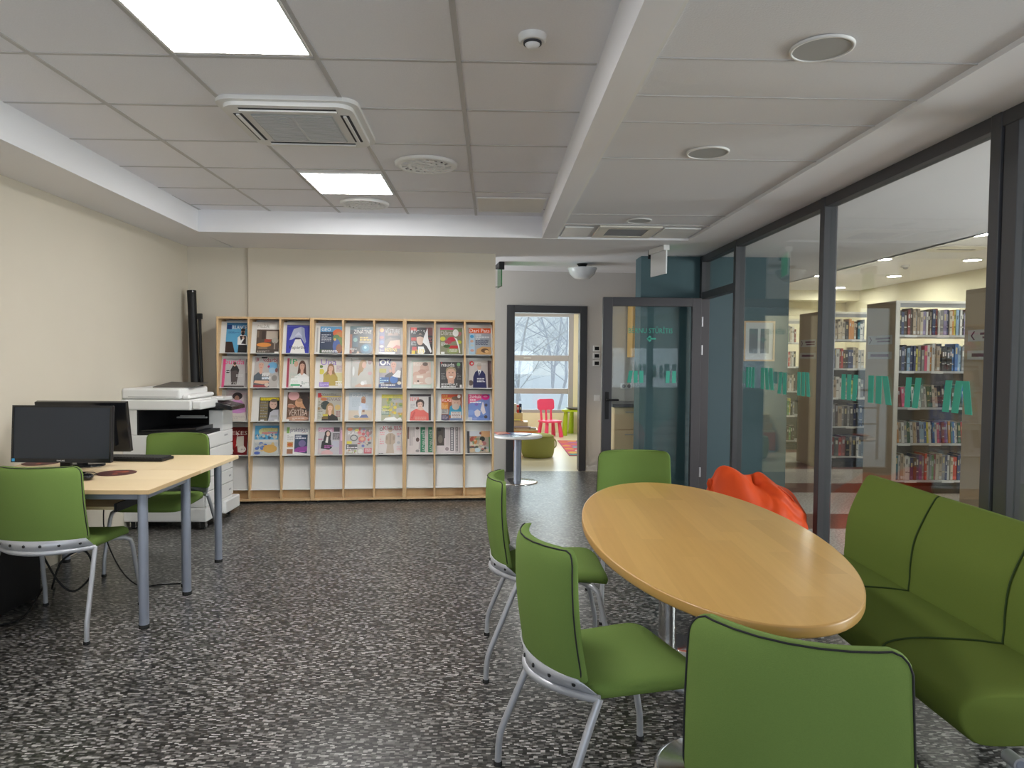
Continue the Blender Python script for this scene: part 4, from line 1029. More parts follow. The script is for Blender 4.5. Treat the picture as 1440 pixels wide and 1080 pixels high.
# second row
mag(1, 0, 0, 'pink-lettered fashion magazine with a woman in a long dark coat', (.46, .44, .44), r(0, 0, .12, 1, (.66, .09, .24)), T('burda', .05, .81, .90, .20, (.74, .05, .22)), e(.24, .55, .09, .055, (.02, .02, .02)), lines(.16, .32, .56, 1, .02, WH, 3), p((.075, .06, .06), (.42, .10), (.36, .60), (.46, .74), (.66, .74), (.74, .60), (.66, .10)), p((.03, .025, .028), (.34, .58), (.44, .76), (.60, .78), (.74, .62), (.72, .52), (.60, .60), (.40, .56)), e(.53, .80, .055, .07, SK), e(.53, .84, .07, .05, (.10, .05, .03)), T('NEW YEAR', .12, .07, .72, .13, (.52, .50, .48)), r(.1, 0, 1, .055, (.06, .05, .05)), lines(.62, .94, .45, 4, .012, LG, 9))
mag(1, 1, 0, 'crafts magazine with a grey-haired man and a pale blue circle', (.46, .43, .41), T('Rokdarbi', .08, .83, .88, .15, (.30, .015, .06)), r(.28, .95, .52, 1, BK), e(.76, .70, .20, .13, (.16, .42, .66)), e(.76, .55, .15, .10, (.34, .50, .64)), bust(.28, .72, 1.15, (.62, .36, .27), (.42, .42, .42), (.10, .12, .14)), r(.34, .40, .66, .48, (.62, .61, .60)), r(.34, .27, .62, .33, (.08, .24, .42)), lines(.34, .7, .40, 3, .03, WH, 3), p(SK, (.02, .14), (.05, .22), (.60, .22), (.68, .16), (.40, .10)), r(0, 0, .60, .08, (.30, .06, .07)), e(.56, .08, .10, .06, (.6, .5, .42)), e(.86, .30, .11, .10, (.26, .24, .22)), e(.93, .56, .06, .07, (.22, .09, .08)), e(.60, .68, .05, .04, (.52, .05, .14)))
mag(1, 2, 0, 'magazine with a green title and a long-haired woman in white', (.55, .52, .47), T('IR', .03, .80, .40, .19, (.03, .38, .14)), e(.32, .80, .10, .10, (.60, .36, .26)), bust(.62, .72, 1.2, (.62, .36, .26), (.10, .045, .03), (.74, .74, .72), True), p((.78, .78, .76), (.06, .06), (.10, .30), (.50, .34), (.96, .36), (1, .08), (.60, .04)), r(.10, .05, .55, .11, (.05, .40, .18)), e(.60, .05, .04, .03, BK), lines(.05, .5, .50, 5, .016, (.38, .50, .44), 2, 2.6), lines(.62, .96, .20, 3, .02, (.25, .32, .28), 4), lines(.06, .46, .24, 4, .018, (.64, .64, .60), 6))
mag(1, 3, 0, 'purple-lettered magazine with a fair girl in mustard holding her chin', (.66, .62, .57), T('Una', .04, .80, .68, .22, (.28, .18, .56)), r(.72, .62, 1, .80, (.60, .52, .52)), r(.62, .14, 1, .52, (.66, .62, .34)), e(.08, .56, .12, .10, (.62, .54, .10)), e(.06, .74, .08, .05, (.12, .20, .05)), p((.42, .32, .08), (.20, .14), (.16, .46), (.34, .60), (.64, .56), (.78, .36), (.74, .10), (.50, .08)), p((.20, .16, .16), (.40, .12), (.36, .40), (.56, .44), (.76, .30), (.72, .10)), bust(.48, .68, 1.0, SK, (.30, .17, .09), (.45, .33, .08), True), e(.43, .54, .06, .05, SK), r(0, .02, .42, .19, (.32, .22, .56)), lines(.04, .4, .17, 3, .025, (.55, .48, .70), 4), lines(.72, .96, .76, 5, .02, (.48, .34, .40), 5, 2.2), lines(.70, .98, .22, 3, .03, WH, 6))
mag(1, 4, 0, 'plastic-wrapped magazine with a woman with long fair hair', (.50, .49, .46), lines(.10, .46, .94, 2, .045, (.60, .52, .50), 3), e(.56, .84, .16, .10, (.44, .28, .15)), p((.40, .25, .12), (.38, .84), (.32, .42), (.44, .34), (.58, .62), (.72, .84)), e(.60, .76, .10, .11, (.64, .40, .29)), p((.52, .51, .47), (.30, .30), (.44, .50), (.66, .60), (.90, .44), (.94, .10), (.24, .10)), p((.66, .66, .64), (.46, .06), (.50, .22), (.72, .24), (.76, .08)), p((.58, .40, .31), (.20, .06), (.40, .14), (.60, .10), (.96, .12), (.96, .02), (.20, .02)), e(.88, .48, .10, .06, (.56, .36, .36)), e(.12, .55, .05, .16, (.70, .72, .72)), r(.04, .95, .34, .985, WH), e(.86, .86, .10, .08, (.30, .20, .18)), lines(.04, .3, .34, 6, .016, (.42, .48, .48), 7, 2.2), e(.55, .14, .09, .06, (.80, .80, .79)), r(.0, .05, .05, .95, (.42, .42, .40)))
mag(1, 5, 0, 'celebrity magazine with two white letters on navy', (.34, .31, .32), r(0, .76, .52, 1, (.018, .028, .14)), e(.17, .88, .14, .10, WH), e(.17, .88, .075, .055, (.03, .04, .18)), T('K', .34, .79, .16, .22, WH), bust(.64, .80, 1.25, (.60, .32, .24), (.32, .30, .29), (.06, .06, .075)), r(.02, .52, .32, .66, (.40, .36, .06)), e(.66, .28, .18, .14, (.03, .13, .42)), r(.04, .18, .44, .36, (.03, .10, .30)), lines(.05, .42, .34, 3, .04, (.40, .60, .70), 4), p((.80, .80, .80), (.58, .40), (.84, .62), (.96, .58), (.94, .34), (.76, .36)), r(0, 0, 1, .12, (.02, .05, .16)), lines(.10, .72, .11, 2, .045, WH, 8), e(.90, .16, .09, .06, (.62, .62, .55)), e(.50, .58, .05, .06, SK), r(.96, .4, 1, .7, BK))
mag(1, 6, 0, 'pale green-framed magazine with a man and child in soft pink', (.50, .58, .52), r(.06, .12, .94, .94, (.62, .50, .43)), T('EGO', .10, .80, .40, .13, (.74, .70, .62)), e(.62, .72, .22, .16, (.56, .37, .29)), e(.66, .86, .13, .07, (.13, .09, .07)), e(.50, .56, .20, .11, (.50, .30, .23)), e(.24, .46, .18, .13, (.58, .38, .30)), p((.60, .44, .36), (.06, .12), (.10, .44), (.50, .50), (.94, .56), (.94, .12)), r(.24, .35, .56, .44, (.72, .66, .58)), e(.84, .26, .20, .13, (.66, .60, .54)), e(.32, .24, .05, .03, (.10, .07, .06)), lines(.12, .56, .20, 2, .025, (.74, .72, .66), 5), r(.08, 0, .92, .06, (.58, .64, .58)), lines(.4, .85, .66, 2, .012, (.42, .26, .2), 6))
mag(1, 7, 0, 'dark grey magazine with a smiling short-haired face close up', (.065, .062, .062), T('nauda', .07, .82, .58, .16, (.76, .75, .74)), r(.04, .94, .10, .98, (.6, .05, .04)), e(.83, .90, .08, .075, (.20, .44, .20)), e(.83, .80, .05, .05, (.14, .16, .14)), e(.49, .66, .23, .15, (.34, .26, .15)), e(.49, .52, .22, .27, (.62, .38, .29)), p((.36, .28, .17), (.27, .60), (.30, .78), (.68, .78), (.71, .60), (.60, .72), (.38, .72)), e(.41, .58, .035, .018, (.07, .05, .05)), e(.57, .58, .035, .018, (.07, .05, .05)), e(.49, .42, .10, .035, (.76, .70, .66)), r(.40, .445, .58, .46, (.36, .15, .12)), p((.56, .33, .25), (.34, .34), (.36, .16), (.62, .16), (.64, .34), (.49, .28)), e(.49, .51, .03, .04, (.54, .30, .23)), lines(.06, .24, .55, 5, .018, (.30, .30, .30), 3, 2.8), lines(.76, .94, .55, 5, .018, (.30, .30, .30), 4, 2.8), T('IESPĒJAS', .06, .085, .72, .09, (.76, .75, .74)), lines(.06, .70, .06, 1, .045, (.70, .70, .69), 5), r(.88, .01, .97, .12, (.72, .71, .7)))
mag(1, 8, 0, 'pale magazine with a man in a navy suit and a red round mark', (.50, .45, .42), e(.13, .89, .11, .085, (.60, .03, .04)), e(.14, .89, .055, .04, (.50, .45, .42)), lines(.30, .84, .93, 2, .025, (.62, .58, .55), 3), r(.90, 0, 1, 1, (.09, .06, .06)), p((.020, .022, .085), (.18, 0), (.20, .40), (.30, .58), (.46, .66), (.66, .62), (.78, .50), (.84, .0)), p(WH, (.42, .66), (.48, .44), (.60, .64)), p((.03, .035, .10), (.47, .60), (.49, .44), (.53, .60)), e(.49, .77, .10, .115, (.58, .37, .28)), e(.49, .85, .105, .05, (.46, .40, .33)), lines(.38, .76, .35, 3, .03, (.72, .71, .70), 5), e(.08, .18, .12, .10, (.10, .07, .06)), r(.38, .79, .60, .80, (.1, .08, .08)))
# third row
mag(2, 0, 0, 'magazine with a curly-haired figure in a lilac sweater', (.52, .46, .47), lines(.12, .96, .99, 2, .05, (.56, .40, .44), 3), p((.52, .24, .50), (.16, .28), (.22, .62), (.44, .70), (.72, .66), (.90, .50), (.96, .30), (.60, .22)), e(.52, .80, .23, .12, (.035, .02, .028)), e(.50, .72, .11, .10, (.36, .19, .14)), r(.30, .60, .66, .67, (.56, .28, .54)), p((.58, .53, .48), (.10, 0), (.20, .26), (.56, .24), (.96, .26), (.96, 0)), lines(.3, .9, .2, 4, .02, (.44, .40, .37), 4, 2), p((.44, .19, .42), (.52, .40), (.80, .44), (.90, .36), (.60, .34)))
mag(2, 1, 0, 'dark magazine with a yellow banner and a close-cropped man', (.014, .014, .015), r(.05, .86, .98, .98, (.70, .58, .02)), T('PERSONA', .08, .875, .84, .09, (.30, .25, .02)), r(.03, 0, .45, .84, (.13, .11, .08)), [r(.05, .74 - k * .12, .43, .75 - k * .12, (.55, .42, .07)) for k in range(7)], lines(.06, .42, .81, 6, .035, (.30, .27, .24), 3, 3.4), e(.70, .70, .19, .20, (.56, .37, .29)), e(.72, .86, .18, .07, (.16, .12, .09)), p((.44, .44, .48), (.48, 0), (.56, .36), (.74, .46), (1, .48), (1, 0)), e(.64, .70, .03, .014, (.08, .05, .05)), e(.80, .70, .03, .014, (.08, .05, .05)), r(.66, .57, .78, .58, (.36, .17, .15)), r(.60, .14, .94, .24, (.36, .36, .37)), r(.10, 0, .28, .05, WH), r(.80, 0, .96, .05, WH))
mag(2, 2, 0, 'brown magazine with a pink circle and hooded profile', (.115, .060, .035), e(.28, .87, .25, .16, (.66, .36, .36)), r(.55, .84, 1, 1, (.05, .035, .03)), p((.035, .022, .018), (.52, .70), (.62, .86), (.90, .84), (1, .70), (1, .34), (.80, .30)), e(.52, .62, .17, .15, (.56, .30, .17)), p((.52, .27, .14), (.42, .60), (.66, .44), (.84, .42), (.70, .60)), e(.54, .72, .14, .06, (.36, .20, .11)), e(.16, .56, .12, .03, (.50, .34, .24)), e(.20, .50, .18, .06, (.40, .18, .11)), T('VĒRTĪBA', .08, .18, .84, .22, (.62, .50, .42)), e(.50, .08, .48, .09, (.46, .26, .18)), lines(.26, .8, .10, 2, .025, (.66, .54, .44), 5), r(0, 0, .12, .05, WH))
mag(2, 3, 0, 'health magazine with a fair woman, olives and many small captions', (.42, .40, .34), r(0, .84, .18, 1, (.66, .06, .07)), r(.14, .93, 1, 1, (.60, .58, .52)), T('Veselība', .18, .935, .6, .06, (.20, .18, .18)), r(.14, .86, 1, .89, (.62, .46, .08)), e(.26, .78, .14, .06, (.50, .16, .07)), T('IEVAS', .40, .72, .56, .12, (.20, .14, .18)), e(.34, .56, .20, .16, (.035, .05, .045)), e(.86, .48, .12, .10, (.58, .42, .15)), bust(.54, .46, 1.1, (.66, .42, .29), (.36, .22, .10), (.018, .016, .016), True), r(.24, .16, .46, .24, (.52, .42, .05)), r(.20, .06, .46, .14, (.14, .09, .03)), lines(.04, .22, .70, 10, .018, (.16, .15, .12), 4, 2.8), lines(.80, .98, .34, 4, .03, (.30, .10, .12), 5), e(.06, .44, .05, .05, (.30, .20, .10)), r(0, 0, .20, .30, (.50, .50, .44)), lines(.02, .18, .28, 6, .02, (.25, .25, .22), 6))
mag(2, 4, 0, 'pale blue magazine with a bearded figure in a light shirt on sand', (.46, .52, .57), T('DZĪVE', .14, .84, .70, .11, (.76, .76, .76)), r(0, 0, 1, .36, (.56, .47, .37)), e(.62, .76, .10, .10, (.44, .25, .15)), e(.62, .68, .095, .10, (.33, .13, .06)), p((.50, .58, .70), (.44, .34), (.48, .56), (.56, .62), (.70, .60), (.84, .52), (.80, .38), (.66, .40)), p((.60, .64, .70), (.42, .30), (.44, .52), (.56, .50), (.54, .20), (.48, .12)), p((.07, .10, .26), (.46, .10), (.56, .20), (.76, .22), (.86, .10)), e(.34, .14, .12, .05, (.24, .27, .26)), r(.58, .30, .68, .38, (.30, .15, .10)), lines(.14, .46, .80, 9, .014, (.34, .40, .45), 5, 2.6), lines(.70, .96, .60, 5, .012, (.40, .46, .50), 6, 3), e(.5, .06, .44, .03, (.60, .38, .18)))
mag(2, 5, 0, 'garden magazine covered in yellow flowers', (.34, .34, .22), r(0, .86, 1, 1, (.58, .52, .04)), T('Mans', .02, .86, .50, .12, (.72, .64, .06)), T('Dārzs', .54, .86, .44, .12, (.34, .34, .08)), blotch(.0, .1, 1, .86, 46, [(.62, .48, .03), (.68, .58, .06), (.22, .30, .05), (.10, .20, .05), (.50, .30, .05), (.40, .40, .36)], 5, .09), r(.56, .68, 1, .80, (.42, .41, .40)), r(0, .22, .38, .36, (.12, .20, .15)), r(.04, .48, .34, .54, (.58, .60, .10)), r(.70, .30, 1, .48, (.48, .47, .46)), lines(.02, .36, .46, 4, .03, (.62, .64, .55), 4), p((.76, .76, .74), (.08, 0), (.20, .10), (.60, .14), (.74, .06), (.90, .12), (.98, 0)))
mag(2, 6, 0, 'red-lettered magazine with a dark-bobbed woman in coral', (.56, .54, .53), r(0, .91, 1, 1, (.06, .05, .06)), T('IEVA', .02, .74, .44, .16, (.62, .04, .04)), r(.88, 0, 1, .9, (.05, .045, .045)), e(.48, .66, .20, .15, (.045, .025, .022)), p((.045, .025, .022), (.29, .66), (.30, .52), (.66, .52), (.67, .66)), p((.64, .12, .10), (0, 0), (.04, .32), (.28, .44), (.62, .42), (.88, .26), (.90, 0)), p((.64, .42, .33), (.40, .52), (.36, .42), (.50, .38), (.66, .40), (.58, .52)), e(.48, .60, .125, .15, (.66, .44, .35)), p((.045, .025, .022), (.33, .66), (.40, .78), (.58, .78), (.64, .66), (.50, .71)), e(.43, .62, .025, .012, BK), e(.54, .62, .025, .012, BK), r(.45, .515, .53, .528, (.50, .12, .12)), lines(.03, .24, .62, 4, .016, (.30, .30, .32), 5, 3), lines(.24, .78, .14, 2, .035, (.62, .30, .24), 6), p((.52, .08, .07), (.04, .10), (.22, .36), (.26, .30), (.14, .06)))
mag(2, 7, 0, 'orange-red magazine with a bearded man in a turquoise sweater', (.30, .10, .04), r(0, .70, .82, 1, (.55, .07, .03)), T('KLASE', .04, .71, .54, .12, (.74, .66, .58)), lines(.04, .6, .96, 2, .05, (.60, .30, .06), 3), r(0, .44, .34, .68, (.60, .22, .03)), r(0, .24, .34, .42, (.42, .40, .38)), lines(.04, .30, .64, 4, .03, (.66, .44, .20), 4), lines(.04, .30, .40, 4, .02, (.16, .14, .14), 5), r(0, 0, .36, .22, (.07, .07, .12)), p((.04, .28, .44), (.36, .20), (.42, .52), (.58, .62), (.92, .60), (1, .40), (1, .20)), e(.72, .68, .22, .22, (.58, .38, .29)), e(.72, .84, .22, .08, (.16, .10, .07)), e(.70, .52, .18, .12, (.50, .42, .36)), r(.46, .08, .96, .33, (.64, .62, .60)), lines(.50, .92, .30, 4, .03, (.30, .22, .22), 6), e(.86, .91, .08, .07, WH), lines(.05, .34, .18, 4, .02, (.36, .30, .36), 7), e(.66, .66, .025, .012, (.1, .06, .05)), e(.80, .66, .025, .012, (.1, .06, .05)), r(.40, 0, 1, .08, (.16, .22, .36)))
mag(2, 8, 0, 'blue childlike magazine with a hot pink circle and white shapes', (.16, .24, .52), p((.66, .10, .22), (0, .62), (0, 1), (.66, 1), (.62, .80)), T('Zvirbulis', .06, .84, .54, .13, (.80, .78, .78)), lines(.08, .6, .80, 2, .05, (.76, .74, .76), 3), e(.80, .89, .19, .115, (.64, .02, .22)), e(.80, .91, .10, .03, (.74, .30, .44)), p((.64, .58, .60), (.56, .40), (.66, .70), (.70, .68), (.80, .28), (.68, .22)), p((.62, .56, .58), (.30, .20), (.28, .34), (.42, .42), (.56, .34), (.54, .18), (.40, .12)), e(.38, .60, .08, .05, (.20, .12, .40)), e(.82, .58, .07, .06, (.08, .08, .12)), e(.80, .13, .08, .06, (.07, .06, .07)), e(.12, .30, .14, .10, (.20, .30, .58)), r(0, 0, .18, .12, (.50, .52, .60)), e(.60, .14, .12, .05, (.10, .18, .46)), e(.30, .06, .10, .04, (.26, .30, .56)))
# fourth row
mag(3, 0, 0, 'dark red magazine showing knitted socks, half hidden by the copier', (.17, .008, .010), T('ZEĶES', .06, .72, .90, .15, (.74, .68, .62)), p((.58, .54, .47), (.04, .10), (.06, .64), (.30, .66), (.28, .38), (.42, .14), (.30, .06)), p((.56, .52, .45), (.52, .66), (.82, .68), (.84, .36), (.92, .16), (.76, .08), (.60, .10), (.56, .34), (.50, .30)), p((.36, .012, .014), (.36, .42), (.44, .66), (.52, .42), (.48, .26), (.42, .26)), e(.78, .20, .17, .12, (.64, .60, .54)), T('.91', .68, .17, .20, .06, (.10, .08, .08)), r(0, .93, 1, .94, (.30, .08, .06)), r(.20, .02, .90, .08, (.12, .006, .008)))
mag(3, 1, 0, 'bright picture magazine in blue and orange with a cartoon-like beach', (.50, .53, .52), r(.03, .50, .97, .98, (.10, .36, .58)), e(.36, .78, .18, .12, (.55, .58, .30)), r(.34, .78, .94, .90, (.52, .50, .20)), T('ATPŪTA', .36, .79, .56, .10, (.62, .62, .28)), r(.30, .68, .92, .76, (.58, .22, .20)), blotch(.05, .52, .95, .72, 22, [(.55, .52, .40), (.08, .26, .50), (.62, .60, .50), (.30, .45, .55), (.05, .12, .22)], 3, .08), r(.03, .42, .97, .51, (.62, .61, .57)), blotch(.05, .04, .95, .42, 24, [(.60, .36, .10), (.62, .46, .20), (.50, .52, .50), (.10, .18, .46), (.58, .32, .08)], 6, .10), e(.66, .20, .28, .14, (.60, .36, .10)), e(.16, .06, .12, .05, (.08, .14, .46)), lines(.06, .4, .38, 4, .02, (.40, .42, .40), 8))
mag(3, 2, 0, 'white practical magazine with a navy panel and small orange photos', (.70, .69, .67), r(0, .77, .13, .99, (.20, .38, .10)), T('praktiskais', .17, .82, .80, .16, (.025, .025, .14)), r(.38, .04, .98, .72, (.035, .06, .11)), lines(.42, .90, .68, 2, .04, (.66, .68, .70), 3), e(.74, .40, .17, .12, (.16, .13, .28)), p((.26, .06, .28), (.40, .20), (.56, .26), (.98, .30), (.98, .12), (.40, .08)), r(.04, .26, .32, .46, (.52, .30, .12)), e(.18, .36, .12, .06, (.50, .12, .03)), r(.04, .03, .32, .20, (.30, .13, .07)), lines(.04, .32, .70, 5, .016, (.35, .34, .33), 4, 2.6), p((.66, .65, .64), (.38, .04), (.90, .04), (.38, .10)), lines(.70, .96, .80, 1, .02, (.50, .30, .36), 2), r(.62, .08, .90, .11, (.45, .10, .40)))
mag(3, 3, 0, 'pink-titled magazine with a seated dark-haired woman in black', (.48, .46, .48), r(0, .84, .72, .99, (.62, .30, .42)), T('Shape', .03, .85, .62, .12, (.76, .72, .74)), r(.72, .84, 1, 1, (.05, .03, .04)), r(.68, .54, 1, .78, (.08, .07, .08)), lines(.71, .97, .75, 4, .03, (.40, .36, .38), 3), e(.44, .78, .14, .11, (.028, .018, .018)), p((.028, .018, .018), (.32, .80), (.24, .52), (.40, .50), (.58, .52), (.60, .80)), e(.46, .76, .085, .095, (.66, .46, .37)), p((.016, .015, .017), (.14, .22), (.18, .48), (.36, .56), (.60, .54), (.66, .24), (.52, .16), (.36, .20)), p((.70, .66, .62), (.34, .44), (.40, .66), (.48, .64), (.46, .42)), p((.62, .38, .38), (.14, 0), (.20, .12), (.50, .18), (.72, .06), (.70, 0)), r(.68, .26, .98, .50, (.46, .46, .54)), lines(.30, .72, .33, 2, .035, (.40, .10, .34), 5), e(.10, .12, .08, .10, (.56, .48, .48)), r(.0, .54, .20, .58, (.46, .14, .24)))
mag(3, 4, 0, 'wide magazine crowded with bicycles and small red captions', (.42, .38, .36), r(0, .90, 1, 1, (.24, .20, .16)), e(.14, .92, .10, .06, (.60, .16, .08)), e(.42, .88, .10, .06, (.62, .50, .10)), T('RADI', .06, .70, .50, .16, (.70, .68, .66)), e(.86, .80, .13, .12, (.20, .10, .09)), blotch(.45, .3, 1, .98, 26, [(.45, .06, .06), (.05, .05, .06), (.55, .30, .22), (.40, .40, .40), (.10, .10, .26), (.58, .12, .14)], 9, .09), e(.30, .60, .15, .12, (.07, .07, .07)), e(.30, .60, .11, .085, (.44, .42, .40)), e(.62, .56, .15, .11, (.50, .12, .10)), e(.62, .56, .08, .06, (.55, .34, .22)), r(.03, .38, .22, .48, (.54, .48, .02)), r(0, .18, .44, .36, (.05, .05, .055)), lines(.04, .44, .32, 3, .035, (.70, .68, .66), 4), blotch(0, 0, .62, .18, 16, [(.04, .04, .04), (.58, .55, .50), (.30, .34, .12), (.4, .1, .1)], 12, .08), r(.70, .02, 1, .22, (.44, .06, .08)), e(.56, .10, .10, .08, (.6, .58, .54)), e(.66, .30, .06, .05, (.05, .07, .30)), lines(.74, .98, .2, 4, .02, (.66, .5, .5), 6), e(.80, .40, .05, .05, (.5, .4, .3)))
mag(3, 5, 0, 'red-lettered magazine with a figure in a tan jacket on white', (.52, .48, .46), T('KLUBS', .20, .84, .78, .18, (.42, .015, .05)), e(.12, .88, .07, .06, (.06, .06, .06)), e(.12, .88, .045, .038, (.52, .48, .46)), e(.50, .84, .085, .075, (.40, .27, .18)), e(.50, .90, .09, .045, (.14, .08, .05)), p((.33, .24, .16), (.30, .40), (.32, .66), (.44, .74), (.60, .74), (.72, .66), (.72, .40), (.60, .30), (.42, .30)), p((.20, .14, .09), (.47, .10), (.48, .72), (.53, .72), (.54, .10)), p((.36, .28, .20), (.34, .02), (.38, .34), (.64, .34), (.68, .02)), e(.36, .56, .045, .08, (.22, .15, .09)), e(.66, .56, .045, .08, (.22, .15, .09)), lines(.06, .26, .78, 2, .035, (.58, .20, .22), 3), lines(.06, .24, .54, 3, .035, (.56, .22, .24), 4, 2.2), lines(.78, .98, .74, 2, .03, (.54, .22, .24), 5), e(.86, .62, .05, .03, (.26, .28, .32)), e(.86, .40, .07, .05, (.32, .32, .34)), lines(.78, .96, .26, 3, .03, (.56, .30, .30), 6), lines(.04, .26, .03, 1, .02, BK, 7), r(.97, .1, .985, .8, (.2, .18, .18)))
GN = (.045, .20, .11)
mag(3, 6, 0, 'newspaper turned on its side with two green title bands', (.58, .52, .50), r(.51, .05, .70, .99, GN), r(.82, .05, .99, .99, GN), T('LATVIJAS AVĪZE', .69, .10, .80, .15, (.60, .62, .58), 90), T('LATVIJAS AVĪZE', .97, .10, .80, .13, (.60, .62, .58), 90), r(0, .55, .06, 1, (.16, .10, .09)), [r(.08 + k * .045, .30 if k < 3 else .62, .10 + k * .045, .98, (.30, .27, .26)) for k in range(5)], e(.39, .95, .07, .05, (.14, .10, .09)), e(.40, .52, .07, .08, (.12, .08, .07)), e(.40, .10, .08, .05, (.26, .24, .24)), [r(.34 + k * .03, .62, .35 + k * .03, .86, (.42, .38, .37)) for k in range(4)], r(.76, .04, .78, .99, (.42, .30, .28)), p((.36, .33, .32), (.44, .16), (.46, .42), (.49, .42), (.49, .16)), paper='news')
mag(3, 7, 0, 'newspaper turned on its side with a dark photo and black headlines', (.58, .52, .52), r(0, .30, .30, 1, (.075, .065, .060)), e(.14, .55, .10, .16, (.16, .14, .12)), e(.10, .90, .08, .05, (.03, .03, .03)), r(.27, .58, .34, .98, (.10, .09, .09)), [r(.39 + k * .035, .30, .405 + k * .035, .98, (.46, .41, .41)) for k in range(4)], r(.56, .10, .70, 1, (.085, .085, .10)), [r(.59, .12 + k * .088, .67, .19 + k * .088, (.50, .47, .47)) for k in range(10)], r(.78, .08, .88, 1, (.14, .13, .13)), [r(.80, .10 + k * .06, .86, .14 + k * .06, (.50, .46, .46)) for k in range(15)], r(.73, .02, .745, 1, (.72, .70, .70)), r(.95, .02, .965, 1, (.20, .18, .18)), e(.42, .17, .08, .07, (.30, .24, .25)), paper='news')
mag(3, 8, 0, 'small picture magazine with a horse and many people, lowest right', (.36, .30, .24), r(0, 0, .10, 1, (.07, .07, .075)), r(.10, .78, .60, 1, (.50, .52, .56)), r(.60, .72, 1, 1, (.56, .32, .16)), e(.26, .62, .15, .14, (.30, .06, .04)), p((.46, .17, .05), (.24, .42), (.28, .74), (.40, .78), (.44, .50), (.36, .40)), e(.66, .64, .12, .12, (.025, .03, .025)), e(.70, .44, .14, .10, (.36, .14, .14)), blotch(.1, .02, 1, .70, 30, [(.50, .46, .40), (.05, .05, .05), (.16, .22, .12), (.40, .12, .10), (.56, .40, .26), (.32, .36, .40)], 14, .10), r(.10, .34, .50, .40, (.56, .50, .36)), r(.10, .24, .48, .30, (.04, .035, .03)), e(.44, .14, .13, .10, (.42, .54, .60)), e(.22, .13, .12, .08, (.50, .36, .22)), e(.58, .90, .05, .06, (.20, .06, .05)), r(.94, .05, 1, .74, (.10, .22, .10)))
# second copies peeking out beside the front ones
def build_mag(row, col, rect, label, bg, art, paper, back=0.0):
    x, w, h = rect
    x = max(x, .022 if col % 3 == 0 else .013); w = min(w, .277 - x if col % 3 == 2 else .284 - x)
    o_ = rack_pt(col * CW + x, .0310 - back, ZL[row] + .0005)
    mb = MB()
    th = .005
    mb.box(0, w, -th, 0, 0, h, col=(.70, .69, .67))
    mb.add([(0, -th - .0001, 0), (w, -th - .0001, 0), (w, -th - .0001, h), (0, -th - .0001, h)], [(0, 1, 2, 3)], col=bg)
    for i, s in enumerate(art):
        d = -th - .0002 - i * .00004
        cl = lambda v: min(1, max(0, v))
        if s[0] == 'r': pts = [(s[1], s[2]), (s[3], s[2]), (s[3], s[4]), (s[1], s[4])]; c = s[5]
        elif s[0] == 'e': pts = [(s[1] + s[3] * math.cos(2 * PI * k / 18), s[2] + s[4] * math.sin(2 * PI * k / 18)) for k in range(18)]; c = s[5]
        elif s[0] == 'p': pts = s[1]; c = s[2]
        else:
            _, tx_, x0, y0, ww, hh, c, rot = s
            v, f, tw = text_polys(tx_)
            if rot: q = [(cl(x0 - p_[1] * hh), cl(y0 + p_[0] * ww / tw)) for p_ in v]
            else: q = [(cl(x0 + p_[0] * ww / tw), cl(y0 + p_[1] * hh * 1.35)) for p_ in v]
            mb.add([(a * w, d, b * h) for a, b in q], f, col=c)
            continue
        pts = [(cl(a), cl(b)) for a, b in pts]
        area_ = sum(a[0] * b[1] - b[0] * a[1] for a, b in zip(pts, pts[1:] + pts[:1])) if isinstance(pts, list) else 1
        if area_ < 0: pts = pts[::-1]
        mb.add([(a * w, d, b * h) for a, b in pts], [list(range(len(pts)))], col=c)
    o = mb.build('newspaper' if paper == 'news' else 'magazine', M[paper], loc=o_)
    o.rotation_euler = Euler((-TILT, 0, RA), 'XYZ')
    return tag(o, label, 'newspaper' if paper == 'news' else 'magazine', 'newspapers on the racks' if paper == 'news' else 'magazines on the racks')
for row, col, _, label, bg, art, paper in MAGS:
    build_mag(row, col, RECT[row][col], label, bg, art, paper, .0068 if (row, col) in ((1, 0), (1, 2), (1, 8), (3, 3), (0, 3)) else 0)
for row, col, rect, bg, label in ((1, 0, (.085, .185, .280), (.30, .27, .27), 'dark-edged issue peeking out right of the pink-lettered fashion magazine'), (1, 2, (.048, .195, .292), (.60, .10, .16), 'red-striped issue peeking out left of the green-titled magazine'),
                                  (1, 8, (.068, .205, .280), (.13, .08, .08), 'dark issue peeking out behind the navy-suit magazine'), (3, 3, (.070, .215, .266), (.45, .30, .40), 'lilac issue peeking out right of the pink-titled magazine'), (0, 3, (.030, .20, .275), (.68, .68, .66), 'white-wrapped issue peeking out left of the parrot magazine')):
    build_mag(row, col, rect, label, bg, [r(.02, .05, .10, .95, tuple(v * .6 for v in bg)), r(.9, .5, .98, .9, tuple(min(1, v * 1.6) for v in bg))], 'print')

